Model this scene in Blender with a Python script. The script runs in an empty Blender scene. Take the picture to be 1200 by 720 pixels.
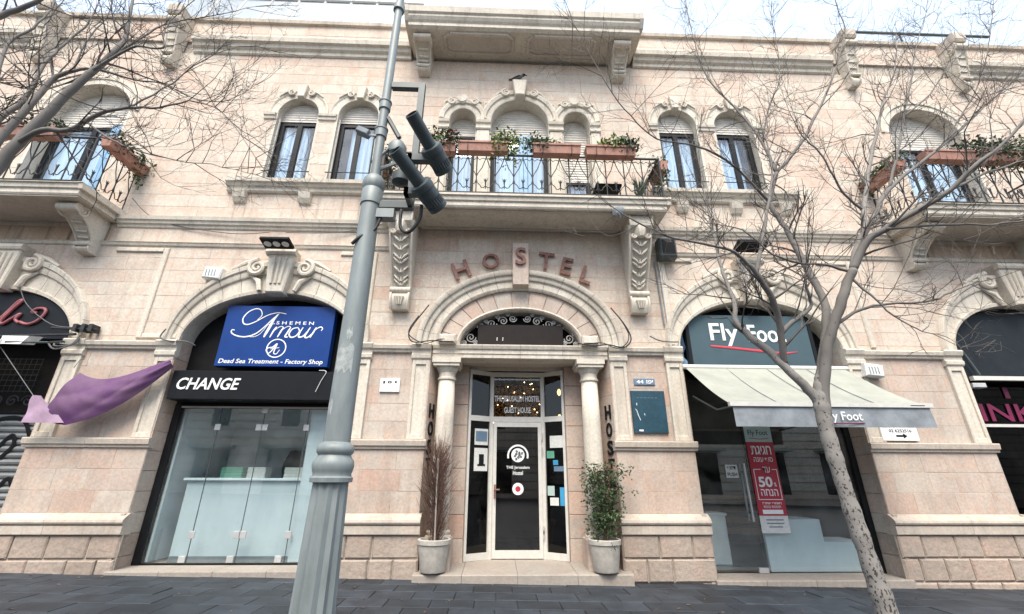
import bpy, bmesh, math, random
from math import sin, cos, pi, radians, sqrt, hypot, atan2
from mathutils import Vector, Matrix
random.seed(7)
S = bpy.context.scene
COL = S.collection
# ---------------------------------------------------------------- camera
cam_d = bpy.data.cameras.new('camera'); cam = bpy.data.objects.new('camera', cam_d); COL.objects.link(cam)
cam_d.sensor_fit = 'HORIZONTAL'; cam_d.sensor_width = 36.0; cam_d.lens = 15.3
cam_d.clip_start = 0.05; cam_d.clip_end = 2000
p_, y_, r_ = radians(21.318), radians(1.892), radians(.238)
FW = Vector((sin(y_)*cos(p_), cos(y_)*cos(p_), sin(p_))); RT0 = Vector((cos(y_), -sin(y_), 0)); UP0 = RT0.cross(FW)
RT = RT0*cos(r_) + UP0*sin(r_); UP = UP0*cos(r_) - RT0*sin(r_)
cam.matrix_world = Matrix(((RT.x, UP.x, -FW.x, 0.0), (RT.y, UP.y, -FW.y, -7.2), (RT.z, UP.z, -FW.z, 1.36), (0, 0, 0, 1)))
S.camera = cam
# ---------------------------------------------------------------- sky, sun, exposure
SUN_EL, SUN_AZ = radians(57), radians(188)      # soft light from the front, high and a little left
W = bpy.data.worlds.new('World'); S.world = W; W.use_nodes = True
wn = W.node_tree; bg = wn.nodes['Background']
sky = wn.nodes.new('ShaderNodeTexSky'); sky.sky_type = 'NISHITA'; sky.sun_disc = False
sky.sun_elevation = SUN_EL; sky.sun_rotation = SUN_AZ; sky.air_density = 1.0; sky.dust_density = 2.5; sky.ozone_density = 1.2
veil = wn.nodes.new('ShaderNodeMix'); veil.data_type = 'RGBA'; veil.inputs[0].default_value = .72   # thin even cloud over the whole sky
veil.inputs[7].default_value = (2.15, 2.42, 2.75, 1); wn.links.new(sky.outputs[0], veil.inputs[6]); wn.links.new(veil.outputs[2], bg.inputs[0]); bg.inputs[1].default_value = 0.15
sd = bpy.data.lights.new('sun', 'SUN'); sd.energy = 1.5; sd.angle = radians(34); sd.color = (1.0, .93, .82)
so = bpy.data.objects.new('sun', sd); COL.objects.link(so)
sdir = Vector((sin(SUN_AZ)*cos(SUN_EL), cos(SUN_AZ)*cos(SUN_EL), sin(SUN_EL)))
so.rotation_euler = sdir.to_track_quat('Z', 'Y').to_euler()
S.view_settings.view_transform = 'Standard'; S.view_settings.look = 'None'; S.view_settings.gamma = 1
S.view_settings.use_curve_mapping = False; S.view_settings.exposure = 1.9
S.render.engine = 'CYCLES'
# ---------------------------------------------------------------- materials
def nt(name):
    m = bpy.data.materials.new(name); m.use_nodes = True
    t = m.node_tree; b = t.nodes['Principled BSDF']
    return m, t, b, t.nodes.new, t.links.new
def pbr(name, col, rough=.6, metal=0., var=.12, scale=6., bump=.0, bscale=60., col2=None, spec=.5, obj_rand=0., aniso=(1, 1, 1), emit=None, world=False):
    m, t, b, N, L = nt(name)
    tc = N('ShaderNodeTexCoord'); mp = N('ShaderNodeMapping'); mp.inputs['Scale'].default_value = aniso
    L(N('ShaderNodeNewGeometry').outputs['Position'] if world else tc.outputs['Object'], mp.inputs[0])
    n = N('ShaderNodeTexNoise'); n.inputs['Scale'].default_value = scale; n.inputs['Detail'].default_value = 6; n.inputs['Roughness'].default_value = .65
    L(mp.outputs[0], n.inputs['Vector'])
    mx = N('ShaderNodeMix'); mx.data_type = 'RGBA'
    c2 = col2 or tuple(max(0, c*(1-var*2)) for c in col)
    mx.inputs[6].default_value = (*c2, 1); mx.inputs[7].default_value = (*col, 1)
    rp = N('ShaderNodeMapRange'); rp.inputs[1].default_value = .35; rp.inputs[2].default_value = .62
    L(n.outputs[0], rp.inputs[0]); L(rp.outputs[0], mx.inputs[0])
    out = mx.outputs[2]
    if obj_rand:
        oi = N('ShaderNodeObjectInfo'); hs = N('ShaderNodeHueSaturation'); mr = N('ShaderNodeMapRange')
        mr.inputs[3].default_value = 1-obj_rand; mr.inputs[4].default_value = 1+obj_rand
        L(oi.outputs['Random'], mr.inputs[0]); L(mr.outputs[0], hs.inputs['Value']); L(out, hs.inputs['Color']); out = hs.outputs[0]
    L(out, b.inputs['Base Color'])
    b.inputs['Roughness'].default_value = rough; b.inputs['Metallic'].default_value = metal; b.inputs['Specular IOR Level'].default_value = spec
    if bump:
        n2 = N('ShaderNodeTexNoise'); n2.inputs['Scale'].default_value = bscale; n2.inputs['Detail'].default_value = 5
        L(mp.outputs[0], n2.inputs['Vector'])
        bp = N('ShaderNodeBump'); bp.inputs['Strength'].default_value = bump; bp.inputs['Distance'].default_value = .01
        L(n2.outputs[0], bp.inputs['Height']); L(bp.outputs[0], b.inputs['Normal'])
    if emit:
        b.inputs['Emission Color'].default_value = (*emit[:3], 1); b.inputs['Emission Strength'].default_value = emit[3]
    return m
def stone_mat(name, ramp, pink=.5, bump=.25, stain=.3, streak=.0, bscale=45., chip=.0, patch=.45):
    """limestone: each block takes its own tone; veins of pink, fine pitting and grime"""
    m, t, b, N, L = nt(name)
    geo = N('ShaderNodeNewGeometry'); oi = N('ShaderNodeObjectInfo')
    ad = N('ShaderNodeMath'); ad.operation = 'ADD'; L(geo.outputs['Random Per Island'], ad.inputs[0]); L(oi.outputs['Random'], ad.inputs[1])
    fr = N('ShaderNodeMath'); fr.operation = 'FRACT'; L(ad.outputs[0], fr.inputs[0])
    cr = N('ShaderNodeValToRGB'); e = cr.color_ramp.elements
    while len(e) < len(ramp): e.new(.5)
    for i, c in enumerate(ramp):
        e[i].position = i/(len(ramp)-1); e[i].color = (*c, 1)
    L(fr.outputs[0], cr.inputs[0])
    # offset the noise per block so neighbours do not continue one another
    of = N('ShaderNodeVectorMath'); of.operation = 'SCALE'; cmb = N('ShaderNodeCombineXYZ')
    L(fr.outputs[0], cmb.inputs[0]); L(fr.outputs[0], cmb.inputs[1]); L(fr.outputs[0], cmb.inputs[2]); L(cmb.outputs[0], of.inputs[0]); of.inputs['Scale'].default_value = 37
    va = N('ShaderNodeVectorMath'); va.operation = 'ADD'; L(geo.outputs['Position'], va.inputs[0]); L(of.outputs[0], va.inputs[1])
    n1 = N('ShaderNodeTexNoise'); n1.inputs['Scale'].default_value = 2.2; n1.inputs['Detail'].default_value = 7; n1.inputs['Roughness'].default_value = .62; n1.inputs['Distortion'].default_value = 1.4
    L(va.outputs[0], n1.inputs['Vector'])
    r1 = N('ShaderNodeMapRange'); r1.inputs[1].default_value = .46; r1.inputs[2].default_value = .72; r1.inputs[4].default_value = pink; L(n1.outputs[0], r1.inputs[0])
    m1 = N('ShaderNodeMix'); m1.data_type = 'RGBA'; L(r1.outputs[0], m1.inputs[0]); L(cr.outputs[0], m1.inputs[6]); m1.inputs[7].default_value = (.51, .335, .25, 1)
    n0 = N('ShaderNodeTexNoise'); n0.inputs['Scale'].default_value = .55; n0.inputs['Detail'].default_value = 5; n0.inputs['Roughness'].default_value = .6; L(geo.outputs['Position'], n0.inputs['Vector'])
    r0 = N('ShaderNodeMapRange'); r0.inputs[1].default_value = .38; r0.inputs[2].default_value = .66; r0.inputs[3].default_value = .0; r0.inputs[4].default_value = patch; L(n0.outputs[0], r0.inputs[0])
    m0 = N('ShaderNodeMix'); m0.data_type = 'RGBA'; L(r0.outputs[0], m0.inputs[0]); L(m1.outputs[2], m0.inputs[6]); m0.inputs[7].default_value = (.62, .56, .475, 1); m1 = m0
    # grime, in world space so it crosses joints
    mp = N('ShaderNodeMapping'); mp.inputs['Scale'].default_value = (1.1, 1.1, .45); L(geo.outputs['Position'], mp.inputs[0])
    n2 = N('ShaderNodeTexNoise'); n2.inputs['Scale'].default_value = 1.5; n2.inputs['Detail'].default_value = 8; n2.inputs['Roughness'].default_value = .7; L(mp.outputs[0], n2.inputs['Vector'])
    r2 = N('ShaderNodeMapRange'); r2.inputs[1].default_value = .48; r2.inputs[2].default_value = .78; r2.inputs[4].default_value = stain; L(n2.outputs[0], r2.inputs[0])
    m2 = N('ShaderNodeMix'); m2.data_type = 'RGBA'; L(r2.outputs[0], m2.inputs[0]); L(m1.outputs[2], m2.inputs[6]); m2.inputs[7].default_value = (.22, .18, .15, 1)
    out = m2.outputs[2]
    if streak:
        mp3 = N('ShaderNodeMapping'); mp3.inputs['Scale'].default_value = (9, 9, .5); L(geo.outputs['Position'], mp3.inputs[0])
        n3 = N('ShaderNodeTexNoise'); n3.inputs['Scale'].default_value = 1.; n3.inputs['Detail'].default_value = 5; L(mp3.outputs[0], n3.inputs['Vector'])
        r3 = N('ShaderNodeMapRange'); r3.inputs[1].default_value = .52; r3.inputs[2].default_value = .7; r3.inputs[4].default_value = streak; L(n3.outputs[0], r3.inputs[0])
        m3 = N('ShaderNodeMix'); m3.data_type = 'RGBA'; L(r3.outputs[0], m3.inputs[0]); L(out, m3.inputs[6]); m3.inputs[7].default_value = (.09, .075, .06, 1); out = m3.outputs[2]
    # fine mottling
    n4 = N('ShaderNodeTexNoise'); n4.inputs['Scale'].default_value = 26; n4.inputs['Detail'].default_value = 6; n4.inputs['Roughness'].default_value = .7; L(va.outputs[0], n4.inputs['Vector'])
    r4 = N('ShaderNodeMapRange'); r4.inputs[1].default_value = .3; r4.inputs[2].default_value = .7; r4.inputs[3].default_value = .82; r4.inputs[4].default_value = 1.14; L(n4.outputs[0], r4.inputs[0])
    hs = N('ShaderNodeHueSaturation'); L(r4.outputs[0], hs.inputs['Value']); L(out, hs.inputs['Color'])
    L(hs.outputs[0], b.inputs['Base Color']); b.inputs['Roughness'].default_value = .86; b.inputs['Specular IOR Level'].default_value = .25
    n5 = N('ShaderNodeTexNoise'); n5.inputs['Scale'].default_value = bscale; n5.inputs['Detail'].default_value = 6; n5.inputs['Roughness'].default_value = .7; L(va.outputs[0], n5.inputs['Vector'])
    bp = N('ShaderNodeBump'); bp.inputs['Strength'].default_value = bump; bp.inputs['Distance'].default_value = .012; L(n5.outputs[0], bp.inputs['Height'])
    nrm = bp.outputs[0]
    if chip:
        n6 = N('ShaderNodeTexNoise'); n6.inputs['Scale'].default_value = 14; n6.inputs['Detail'].default_value = 4; L(va.outputs[0], n6.inputs['Vector'])
        b6 = N('ShaderNodeBump'); b6.inputs['Strength'].default_value = chip; b6.inputs['Distance'].default_value = .05; L(n6.outputs[0], b6.inputs['Height']); L(nrm, b6.inputs['Normal']); nrm = b6.outputs[0]
    L(nrm, b.inputs['Normal'])
    return m
def glass_mat(name, tint=(.9, .95, .97), f0=.07, rough=.0, dirt=.04):
    m, t, b, N, L = nt(name); t.nodes.remove(b); out = t.nodes['Material Output']
    tr = N('ShaderNodeBsdfTransparent'); tr.inputs[0].default_value = (*tint, 1)
    gl = N('ShaderNodeBsdfGlossy'); gl.inputs['Roughness'].default_value = rough; gl.inputs['Color'].default_value = (1, 1, 1, 1)
    lw = N('ShaderNodeLayerWeight'); lw.inputs[0].default_value = .5; pw = N('ShaderNodeMath'); pw.operation = 'POWER'; pw.inputs[1].default_value = 5; L(lw.outputs['Facing'], pw.inputs[0])
    mr = N('ShaderNodeMapRange'); mr.inputs[3].default_value = f0; mr.inputs[4].default_value = 1.; L(pw.outputs[0], mr.inputs[0])
    mx = N('ShaderNodeMixShader'); L(mr.outputs[0], mx.inputs[0]); L(tr.outputs[0], mx.inputs[1]); L(gl.outputs[0], mx.inputs[2])
    df = N('ShaderNodeBsdfDiffuse'); df.inputs[0].default_value = (.55, .56, .55, 1)
    tc = N('ShaderNodeTexCoord'); n = N('ShaderNodeTexNoise'); n.inputs['Scale'].default_value = 2.5; n.inputs['Detail'].default_value = 8; L(tc.outputs['Object'], n.inputs['Vector'])
    r = N('ShaderNodeMapRange'); r.inputs[1].default_value = .4; r.inputs[2].default_value = .75; r.inputs[4].default_value = dirt*2; L(n.outputs[0], r.inputs[0])
    mx2 = N('ShaderNodeMixShader'); L(r.outputs[0], mx2.inputs[0]); L(mx.outputs[0], mx2.inputs[1]); L(df.outputs[0], mx2.inputs[2]); L(mx2.outputs[0], out.inputs[0])
    return m
CREAM = [(.54, .405, .325), (.555, .485, .405), (.54, .455, .375), (.585, .525, .445), (.545, .44, .36), (.57, .50, .42), (.53, .42, .34), (.55, .465, .385), (.585, .515, .435)]
PINKER = [(.45, .375, .315), (.49, .415, .35), (.41, .33, .275), (.48, .385, .325), (.44, .365, .305), (.51, .44, .375), (.48, .325, .255), (.42, .365, .315), (.50, .43, .37), (.49, .36, .29)]
PALE = [(.59, .54, .455), (.56, .505, .42), (.61, .565, .48), (.57, .51, .425)]
M = dict(
    ashlar=stone_mat('pale_ashlar', CREAM, pink=.85, stain=.36, streak=.13, patch=.34),
    pier=stone_mat('pink_ashlar', PINKER, pink=.85, stain=.5, bump=.3, streak=.12, patch=.3),
    rustic=stone_mat('rough_stone', [(.345, .28, .23), (.385, .32, .265), (.315, .255, .21), (.38, .295, .24)], pink=.4, stain=.5, bump=.4, bscale=60, chip=.3, patch=.12),
    trim=stone_mat('carved_stone', PALE, pink=.14, stain=.46, bump=.28, streak=.22),
    trimlow=stone_mat('worn_moulding_stone', [(.49, .435, .37), (.46, .40, .335), (.51, .46, .39)], pink=.3, stain=.55, bump=.3, streak=.15, patch=.15),
    trim_old=stone_mat('weathered_carved_stone', [(.46, .40, .33), (.42, .36, .29), (.50, .43, .36)], pink=.08, stain=.55, bump=.35, streak=.35),
    soffit=stone_mat('soffit_stone', [(.48, .42, .355), (.45, .39, .325)], pink=.1, stain=.45, bump=.2),
    stained=stone_mat('stained_ashlar', [(.45, .32, .22), (.42, .30, .21), (.48, .35, .25)], pink=.2, stain=.5, streak=.75),
    streaked=stone_mat('streaked_ashlar', CREAM, pink=.6, stain=.3, streak=.45),
    ironlight=pbr('grey_iron', (.34, .335, .32), .6, var=.2, scale=20),
    mortar=pbr('mortar', (.52, .455, .38), .95, var=.2, scale=9, bump=.3),
    step=stone_mat('step_stone', [(.30, .27, .235), (.335, .295, .255), (.28, .245, .21)], pink=.15, stain=.5, bump=.3, patch=.1),
    paver=pbr('dark_paver', (.030, .038, .048), .65, var=.3, scale=3.2, bump=.35, bscale=70, obj_rand=.30, world=True, col2=(.015, .019, .025)),
    asphalt=pbr('paving_base', (.05, .052, .056), .8, var=.2, scale=4, bump=.3),
    black=pbr('black_paint', (.009, .009, .010), .6, var=.2, spec=.15),
    blackframe=pbr('black_window_frame', (.012, .013, .015), .5, var=.2, spec=.2),
    iron=pbr('wrought_iron', (.022, .024, .027), .6, metal=.0, var=.25, scale=30, bump=.1),
    white=pbr('white_paint', (.62, .60, .55), .4, var=.06, scale=12),
    whiteplast=pbr('white_plastic', (.72, .72, .69), .45, var=.08),
    shutter=pbr('roller_shutter', (.62, .58, .52), .55, var=.10, scale=5),
    curtain=pbr('blue_curtain', (.64, .74, .84), .9, var=.10, scale=3, aniso=(6, 1, .4)),
    bluedoor=pbr('blue_shutter_paint', (.22, .38, .56), .5, var=.12),
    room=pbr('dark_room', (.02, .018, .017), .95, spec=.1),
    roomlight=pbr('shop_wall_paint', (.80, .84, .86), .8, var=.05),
    shopfloor=pbr('shop_floor', (.16, .19, .21), .35, var=.1),
    panelw=pbr('pale_panel', (.60, .66, .69), .5, var=.06, scale=3, aniso=(1, 1, .3)),
    glass=glass_mat('window_glass', (.90, .94, .97), .06),
    shopglass=glass_mat('shop_glass', (.93, .97, .97), .10, dirt=.03),
    doorglass=glass_mat('door_glass', (.30, .28, .26), .03, dirt=.006),
    transom=glass_mat('reflecting_door_glass', (.45, .43, .40), .09, dirt=.006),
    gildedglass=glass_mat('clear_transom_glass', (.88, .87, .85), .04, dirt=.006),
    signblue=pbr('blue_sign', (.006, .042, .20), .4, var=.08, scale=2, spec=.25),
    signwhite=pbr('sign_white', (.82, .82, .80), .5, var=.03),
    signgrey=pbr('grey_green_sign', (.060, .098, .115), .5, var=.06, scale=2, spec=.25),
    signblack=pbr('sign_black', (.009, .010, .012), .45, var=.1, spec=.2),
    red=pbr('red_print', (.42, .025, .045), .5, var=.06),
    redline=pbr('red_underline', (.55, .05, .07), .5, var=.05),
    teal=pbr('pale_green_print', (.42, .53, .49), .5, var=.05),
    copper=pbr('rusted_letter_metal', (.27, .15, .115), .7, metal=.0, var=.3, scale=18, bump=.2, col2=(.16, .055, .04)),
    plaque=pbr('blue_green_plaque', (.012, .060, .092), .5, var=.18, scale=10, bump=.15),
    tileblue=pbr('street_number_tile', (.13, .20, .28), .4, var=.1),
    post=pbr('grey_green_post_paint', (.22, .25, .25), .5, metal=.05, var=.16, scale=7, bump=.12, bscale=25, aniso=(1, 1, .25)),
    postdark=pbr('dark_fitting_paint', (.065, .082, .085), .5, metal=.1, var=.15),
    lens=pbr('blue_lens', (.03, .12, .30), .08, var=.1),
    steel=pbr('brushed_steel', (.58, .58, .57), .35, metal=.35, var=.08),
    cable=pbr('black_cable', (.015, .015, .017), .6),
    wire=pbr('grey_wire', (.12, .12, .12), .6),
    terracotta=pbr('terracotta', (.37, .185, .135), .75, var=.15, scale=10, bump=.1),
    concrete=pbr('concrete_pot', (.50, .46, .40), .85, var=.14, scale=9, bump=.3, bscale=40),
    soil=pbr('soil', (.03, .022, .016), .95, bump=.6),
    leaf=pbr('green_leaf', (.060, .105, .030), .55, var=.3, scale=9, col2=(.022, .050, .014)),
    leafdark=pbr('dark_leaf', (.040, .070, .026), .55, var=.3, scale=9, col2=(.016, .034, .012)),
    leafyellow=pbr('yellow_green_leaf', (.21, .25, .045), .6, var=.25, scale=9, col2=(.08, .13, .03)),
    dry=pbr('dry_twig', (.15, .085, .06), .85, var=.3, scale=20, col2=(.075, .042, .032)),
    flower=pbr('red_flower', (.50, .03, .05), .6, var=.2, scale=30),
    flowerpink=pbr('pink_flower', (.55, .32, .30), .6, var=.2, scale=30),
    purple=pbr('purple_cloth', (.130, .064, .125), .7, var=.15, scale=3, col2=(.10, .032, .12)),
    purplepale=pbr('faded_purple_cloth', (.40, .27, .37), .7, var=.1),
    maroon=pbr('maroon_cloth', (.15, .035, .045), .85, var=.2),
    awning=pbr('awning_canvas', (.335, .34, .29), .9, var=.10, scale=2.5, col2=(.27, .275, .24)),
    valance=pbr('grey_valance', (.235, .26, .28), .8, var=.16, scale=5),
    magenta=pbr('magenta_letter', (.20, .008, .06), .5, var=.1),
    pinkneon=pbr('faded_pink_tube', (.33, .10, .11), .5, var=.2),
    greyshutter=pbr('steel_rolling_shutter', (.27, .275, .27), .5, metal=.4, var=.15, scale=4),
    wood=pbr('wood', (.28, .15, .075), .5, var=.2),
    skin_dark=pbr('black_fabric', (.018, .018, .02), .9, var=.2),
    paper=pbr('paper', (.66, .66, .62), .7, var=.08, scale=30),
    greenpaper=pbr('green_sticker', (.12, .36, .25), .5), bluepaper=pbr('blue_sticker', (.05, .30, .52), .5),
    lamp_on=pbr('lit_bulb', (1, .8, .5), .5, emit=(1, .66, .30, 8.)),
    barkpale=None)
def bark_mat(name, c1, c2, c3, thr):
    m, t, b, N, L = nt(name)
    g = N('ShaderNodeNewGeometry'); mp = N('ShaderNodeMapping'); mp.inputs['Scale'].default_value = (1, 1, .55); L(g.outputs['Position'], mp.inputs[0])
    n = N('ShaderNodeTexNoise'); n.inputs['Scale'].default_value = 9; n.inputs['Detail'].default_value = 6; L(mp.outputs[0], n.inputs['Vector'])
    mx = N('ShaderNodeMix'); mx.data_type = 'RGBA'; L(n.outputs[0], mx.inputs[0]); mx.inputs[6].default_value = (*c1, 1); mx.inputs[7].default_value = (*c2, 1)
    mp2 = N('ShaderNodeMapping'); mp2.inputs['Scale'].default_value = (1, 1, .6); L(g.outputs['Position'], mp2.inputs[0])
    v = N('ShaderNodeTexNoise'); v.inputs['Scale'].default_value = 70; v.inputs['Detail'].default_value = 5; L(mp2.outputs[0], v.inputs['Vector'])
    # dark scars grow denser towards the foot of the trunk
    sx = N('ShaderNodeSeparateXYZ'); L(g.outputs['Position'], sx.inputs[0])
    mz = N('ShaderNodeMapRange'); mz.inputs[1].default_value = .3; mz.inputs[2].default_value = 2.2; mz.inputs[3].default_value = thr-.11; mz.inputs[4].default_value = thr; L(sx.outputs[2], mz.inputs[0])
    sb = N('ShaderNodeMath'); sb.operation = 'SUBTRACT'; L(v.outputs[0], sb.inputs[0]); L(mz.outputs[0], sb.inputs[1])
    r = N('ShaderNodeMapRange'); r.inputs[1].default_value = 0; r.inputs[2].default_value = .04; L(sb.outputs[0], r.inputs[0])
    m2 = N('ShaderNodeMix'); m2.data_type = 'RGBA'; L(r.outputs[0], m2.inputs[0]); L(mx.outputs[2], m2.inputs[6]); m2.inputs[7].default_value = (*c3, 1)
    L(m2.outputs[2], b.inputs['Base Color']); b.inputs['Roughness'].default_value = .85
    bp = N('ShaderNodeBump'); bp.inputs['Strength'].default_value = .6; bp.inputs['Distance'].default_value = .02; bp.invert = True; L(r.outputs[0], bp.inputs['Height']); L(bp.outputs[0], b.inputs['Normal'])
    return m
M['barkpale'] = bark_mat('pale_bark', (.255, .24, .22), (.16, .145, .13), (.045, .036, .03), .63)
M['barkgrey'] = bark_mat('grey_bark', (.19, .175, .16), (.12, .108, .096), (.05, .042, .036), .68)
M['twig'] = pbr('twig_bark', (.14, .12, .105), .9, var=.25, scale=5)
# ---------------------------------------------------------------- mesh helpers
class MB:
    def __init__(s): s.v = []; s.f = []
    def add(s, vs, fs):
        o = len(s.v); s.v += [tuple(v) for v in vs]; s.f += [tuple(o+i for i in f) for f in fs]; return s
    def box(s, x0, x1, y0, y1, z0, z1):
        return s.add([(x0,y0,z0),(x1,y0,z0),(x1,y1,z0),(x0,y1,z0),(x0,y0,z1),(x1,y0,z1),(x1,y1,z1),(x0,y1,z1)],
                     [(0,3,2,1),(4,5,6,7),(0,1,5,4),(1,2,6,5),(2,3,7,6),(3,0,4,7)])
    def cbox(s, x0, x1, y0, y1, z0, z1, c=.006):
        """box with its front edges chamfered"""
        return s.slab([(x0,z0),(x1,z0),(x1,z1),(x0,z1)], y0, y1, c)
    def slab(s, poly, y0, y1, c=.005):
        """upright slab: outline in x, z (counter-clockwise seen from the street), front y0, back y1, chamfered front"""
        n = len(poly); ins = inset(poly, c) if c > 0 else None
        if ins:
            vs = [(x, y0, z) for x, z in ins] + [(x, y0+c, z) for x, z in poly] + [(x, y1, z) for x, z in poly]
            fs = [tuple(range(n))] + [(n+i, n+(i+1) % n, (i+1) % n, i) for i in range(n)] + [(2*n+i, 2*n+(i+1) % n, n+(i+1) % n, n+i) for i in range(n)]
            fs += [tuple(range(3*n-1, 2*n-1, -1))]
        else:
            vs = [(x, y0, z) for x, z in poly] + [(x, y1, z) for x, z in poly]
            fs = [tuple(range(n))] + [(n+i, n+(i+1) % n, (i+1) % n, i) for i in range(n)] + [tuple(range(2*n-1, n-1, -1))]
        return s.add(vs, fs)
    def xprism(s, prof, x0, x1, tap=None):
        """profile of (y, z) points swept along x; tap = (centre x, factor list) is unused when None"""
        n = len(prof)
        return s.add([(x0, y, z) for y, z in prof] + [(x1, y, z) for y, z in prof],
                     [(i, i+n, (i+1) % n+n, (i+1) % n) for i in range(n)] + [tuple(range(n)), tuple(range(2*n-1, n-1, -1))])
    def tube(s, pts, r, n=6, caps=True, flat=None):
        pts = [Vector(p) for p in pts]
        rs = r if isinstance(r, (list, tuple)) else [r]*len(pts)
        k = len(pts); prev = None; vs = []
        for i in range(k):
            t = (pts[min(i+1, k-1)] - pts[max(i-1, 0)])
            if t.length < 1e-9: t = Vector((0, 0, 1))
            t.normalize()
            if prev is None:
                a = Vector((0, 1, 0)) if abs(t.y) < .9 else Vector((1, 0, 0))
                u = t.cross(a).normalized()
            else:
                u = prev - t*prev.dot(t)
                u = u.normalized() if u.length > 1e-6 else t.orthogonal().normalized()
            prev = u; w = t.cross(u)
            for j in range(n):
                a = 2*pi*j/n; d = (u*cos(a) + w*sin(a))*rs[i]
                if flat: d = Vector((d.x, d.y*flat, d.z))
                vs.append(pts[i]+d)
        fs = [(i*n+j, i*n+(j+1) % n, (i+1)*n+(j+1) % n, (i+1)*n+j) for i in range(k-1) for j in range(n)]
        if caps: fs += [tuple(range(n-1, -1, -1)), tuple((k-1)*n+j for j in range(n))]
        return s.add(vs, fs)
    def lathe(s, prof, c=(0, 0, 0), n=24, flute=0, sx=1., sy=1.):
        """profile of (radius, z)"""
        k = len(prof); vs = []
        for r, z in prof:
            for j in range(n):
                a = 2*pi*j/n; rr = r*(1-(flute if j % 2 else 0)); vs.append((c[0]+rr*cos(a)*sx, c[1]+rr*sin(a)*sy, c[2]+z))
        fs = [(i*n+j, i*n+(j+1) % n, (i+1)*n+(j+1) % n, (i+1)*n+j) for i in range(k-1) for j in range(n)]
        fs += [tuple(range(n-1, -1, -1)), tuple((k-1)*n+j for j in range(n))]
        return s.add(vs, fs)
    def xf(s, mat, start=0):
        for i in range(start, len(s.v)): s.v[i] = tuple(mat @ Vector(s.v[i]))
        return s
    def build(s, name, mat, parent=None, smooth=False):
        me = bpy.data.meshes.new(name); me.from_pydata(s.v, [], s.f); me.materials.append(M[mat] if isinstance(mat, str) else mat)
        if smooth: me.shade_smooth(); 
        if smooth and smooth != 2:
            try: me.set_sharp_from_angle(angle=radians(40))
            except Exception: pass
        o = bpy.data.objects.new(name, me); COL.objects.link(o)
        if parent is not None: o.parent = parent
        return o
def inset(poly, c):
    n = len(poly); out = []
    for i in range(n):
        x0, z0 = poly[i-1]; x1, z1 = poly[i]; x2, z2 = poly[(i+1) % n]
        ax, az = x1-x0, z1-z0; bx, bz = x2-x1, z2-z1
        la, lb = hypot(ax, az) or 1, hypot(bx, bz) or 1
        nx, nz = -az/la - bz/lb, ax/la + bx/lb
        d = 1 + (ax*bx+az*bz)/(la*lb)
        k = c/max(d, .35)
        out.append((x1+nx*k, z1+nz*k))
    return out
def empty(name, loc=(0, 0, 0)):
    o = bpy.data.objects.new(name, None); COL.objects.link(o); o.location = loc; o.empty_display_size = .2; return o
def tag(o, label, cat, group=None):
    o['label'] = label; o['category'] = cat
    if group: o['group'] = group
    return o
def struct(o): o['kind'] = 'structure'; return o
def stuff(o): o['kind'] = 'stuff'; return o
def catmull(pts, m=6):
    P = [Vector(p) for p in pts]; out = []
    for i in range(len(P)-1):
        a = P[max(i-1, 0)]; b = P[i]; c = P[i+1]; d = P[min(i+2, len(P)-1)]
        for k in range(m):
            t = k/m; out.append(.5*((2*b)+(c-a)*t+(2*a-5*b+4*c-d)*t*t+(3*b-a-3*c+d)*t**3))
    out.append(P[-1]); return out
def text_mb(txt, x0, x1, z0, z1, y, depth=.006, shear=0., bold=0., tilt=0., keep=False, align='C'):
    """lettering fitted into the box x0..x1, z0..z1 on an upright face at y, standing out by depth"""
    cu = bpy.data.curves.new('lettering', 'FONT'); cu.body = txt; cu.shear = shear; cu.offset = bold; cu.extrude = .01; cu.resolution_u = 3
    ob = bpy.data.objects.new('lettering', cu); me = bpy.data.meshes.new_from_object(ob)
    vs = [v.co.copy() for v in me.vertices]; fs = [tuple(p.vertices) for p in me.polygons]
    bpy.data.objects.remove(ob); bpy.data.curves.remove(cu); bpy.data.meshes.remove(me)
    mb = MB()
    if not vs: return mb
    ax, bx = min(v.x for v in vs), max(v.x for v in vs); ay, by = min(v.y for v in vs), max(v.y for v in vs)
    kx = (x1-x0)/(bx-ax); kz = (z1-z0)/(by-ay)
    if keep: kx = kz = min(kx, kz)
    ox = x0 if align == 'L' else (x0+x1)/2-(bx-ax)*kx/2
    out = [(ox+(v.x-ax)*kx, y-(depth if v.z > 0 else 0), z0+(v.y-ay)*kz) for v in vs]
    mb.add(out, fs); return mb
def spiral(cx, cz, r, y, turns=1.6, start=0., sgn=1, r_end=.12, n=26):
    return [(cx+sgn*(r*(1-(1-r_end)*i/n))*cos(start+2*pi*turns*i/n), y, cz+(r*(1-(1-r_end)*i/n))*sin(start+2*pi*turns*i/n)) for i in range(n+1)]
# ================================================================ THE SETTING
SLOPE = .0168                                     # the street falls gently to the right
gm = MB().box(-90, 90, -120, 60, -.6, -.035)
ground = struct(gm.build('ground', 'asphalt')); ground.rotation_euler.y = SLOPE
pm = MB().box(-30, 30, -6.6, .7, -.5, -.022)
pavement = struct(pm.build('pavement', 'asphalt')); pavement.rotation_euler.y = SLOPE
rest = MB(); row = 0; yy = -.05; big = []
PD, PL = .36, .50
def paver_mesh(w, d, c=.006):
    return MB().add([(0,0,-.03),(w,0,-.03),(w,d,-.03),(0,d,-.03),(0,0,-c),(w,0,-c),(w,d,-c),(0,d,-c),(c,c,0),(w-c,c,0),(w-c,d-c,0),(c,d-c,0)],
                    [(0,1,5,4),(1,2,6,5),(2,3,7,6),(3,0,4,7),(4,5,9,8),(5,6,10,9),(6,7,11,10),(7,4,8,11),(8,9,10,11)])
pmesh = None
rnd = random.Random(3)
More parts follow.
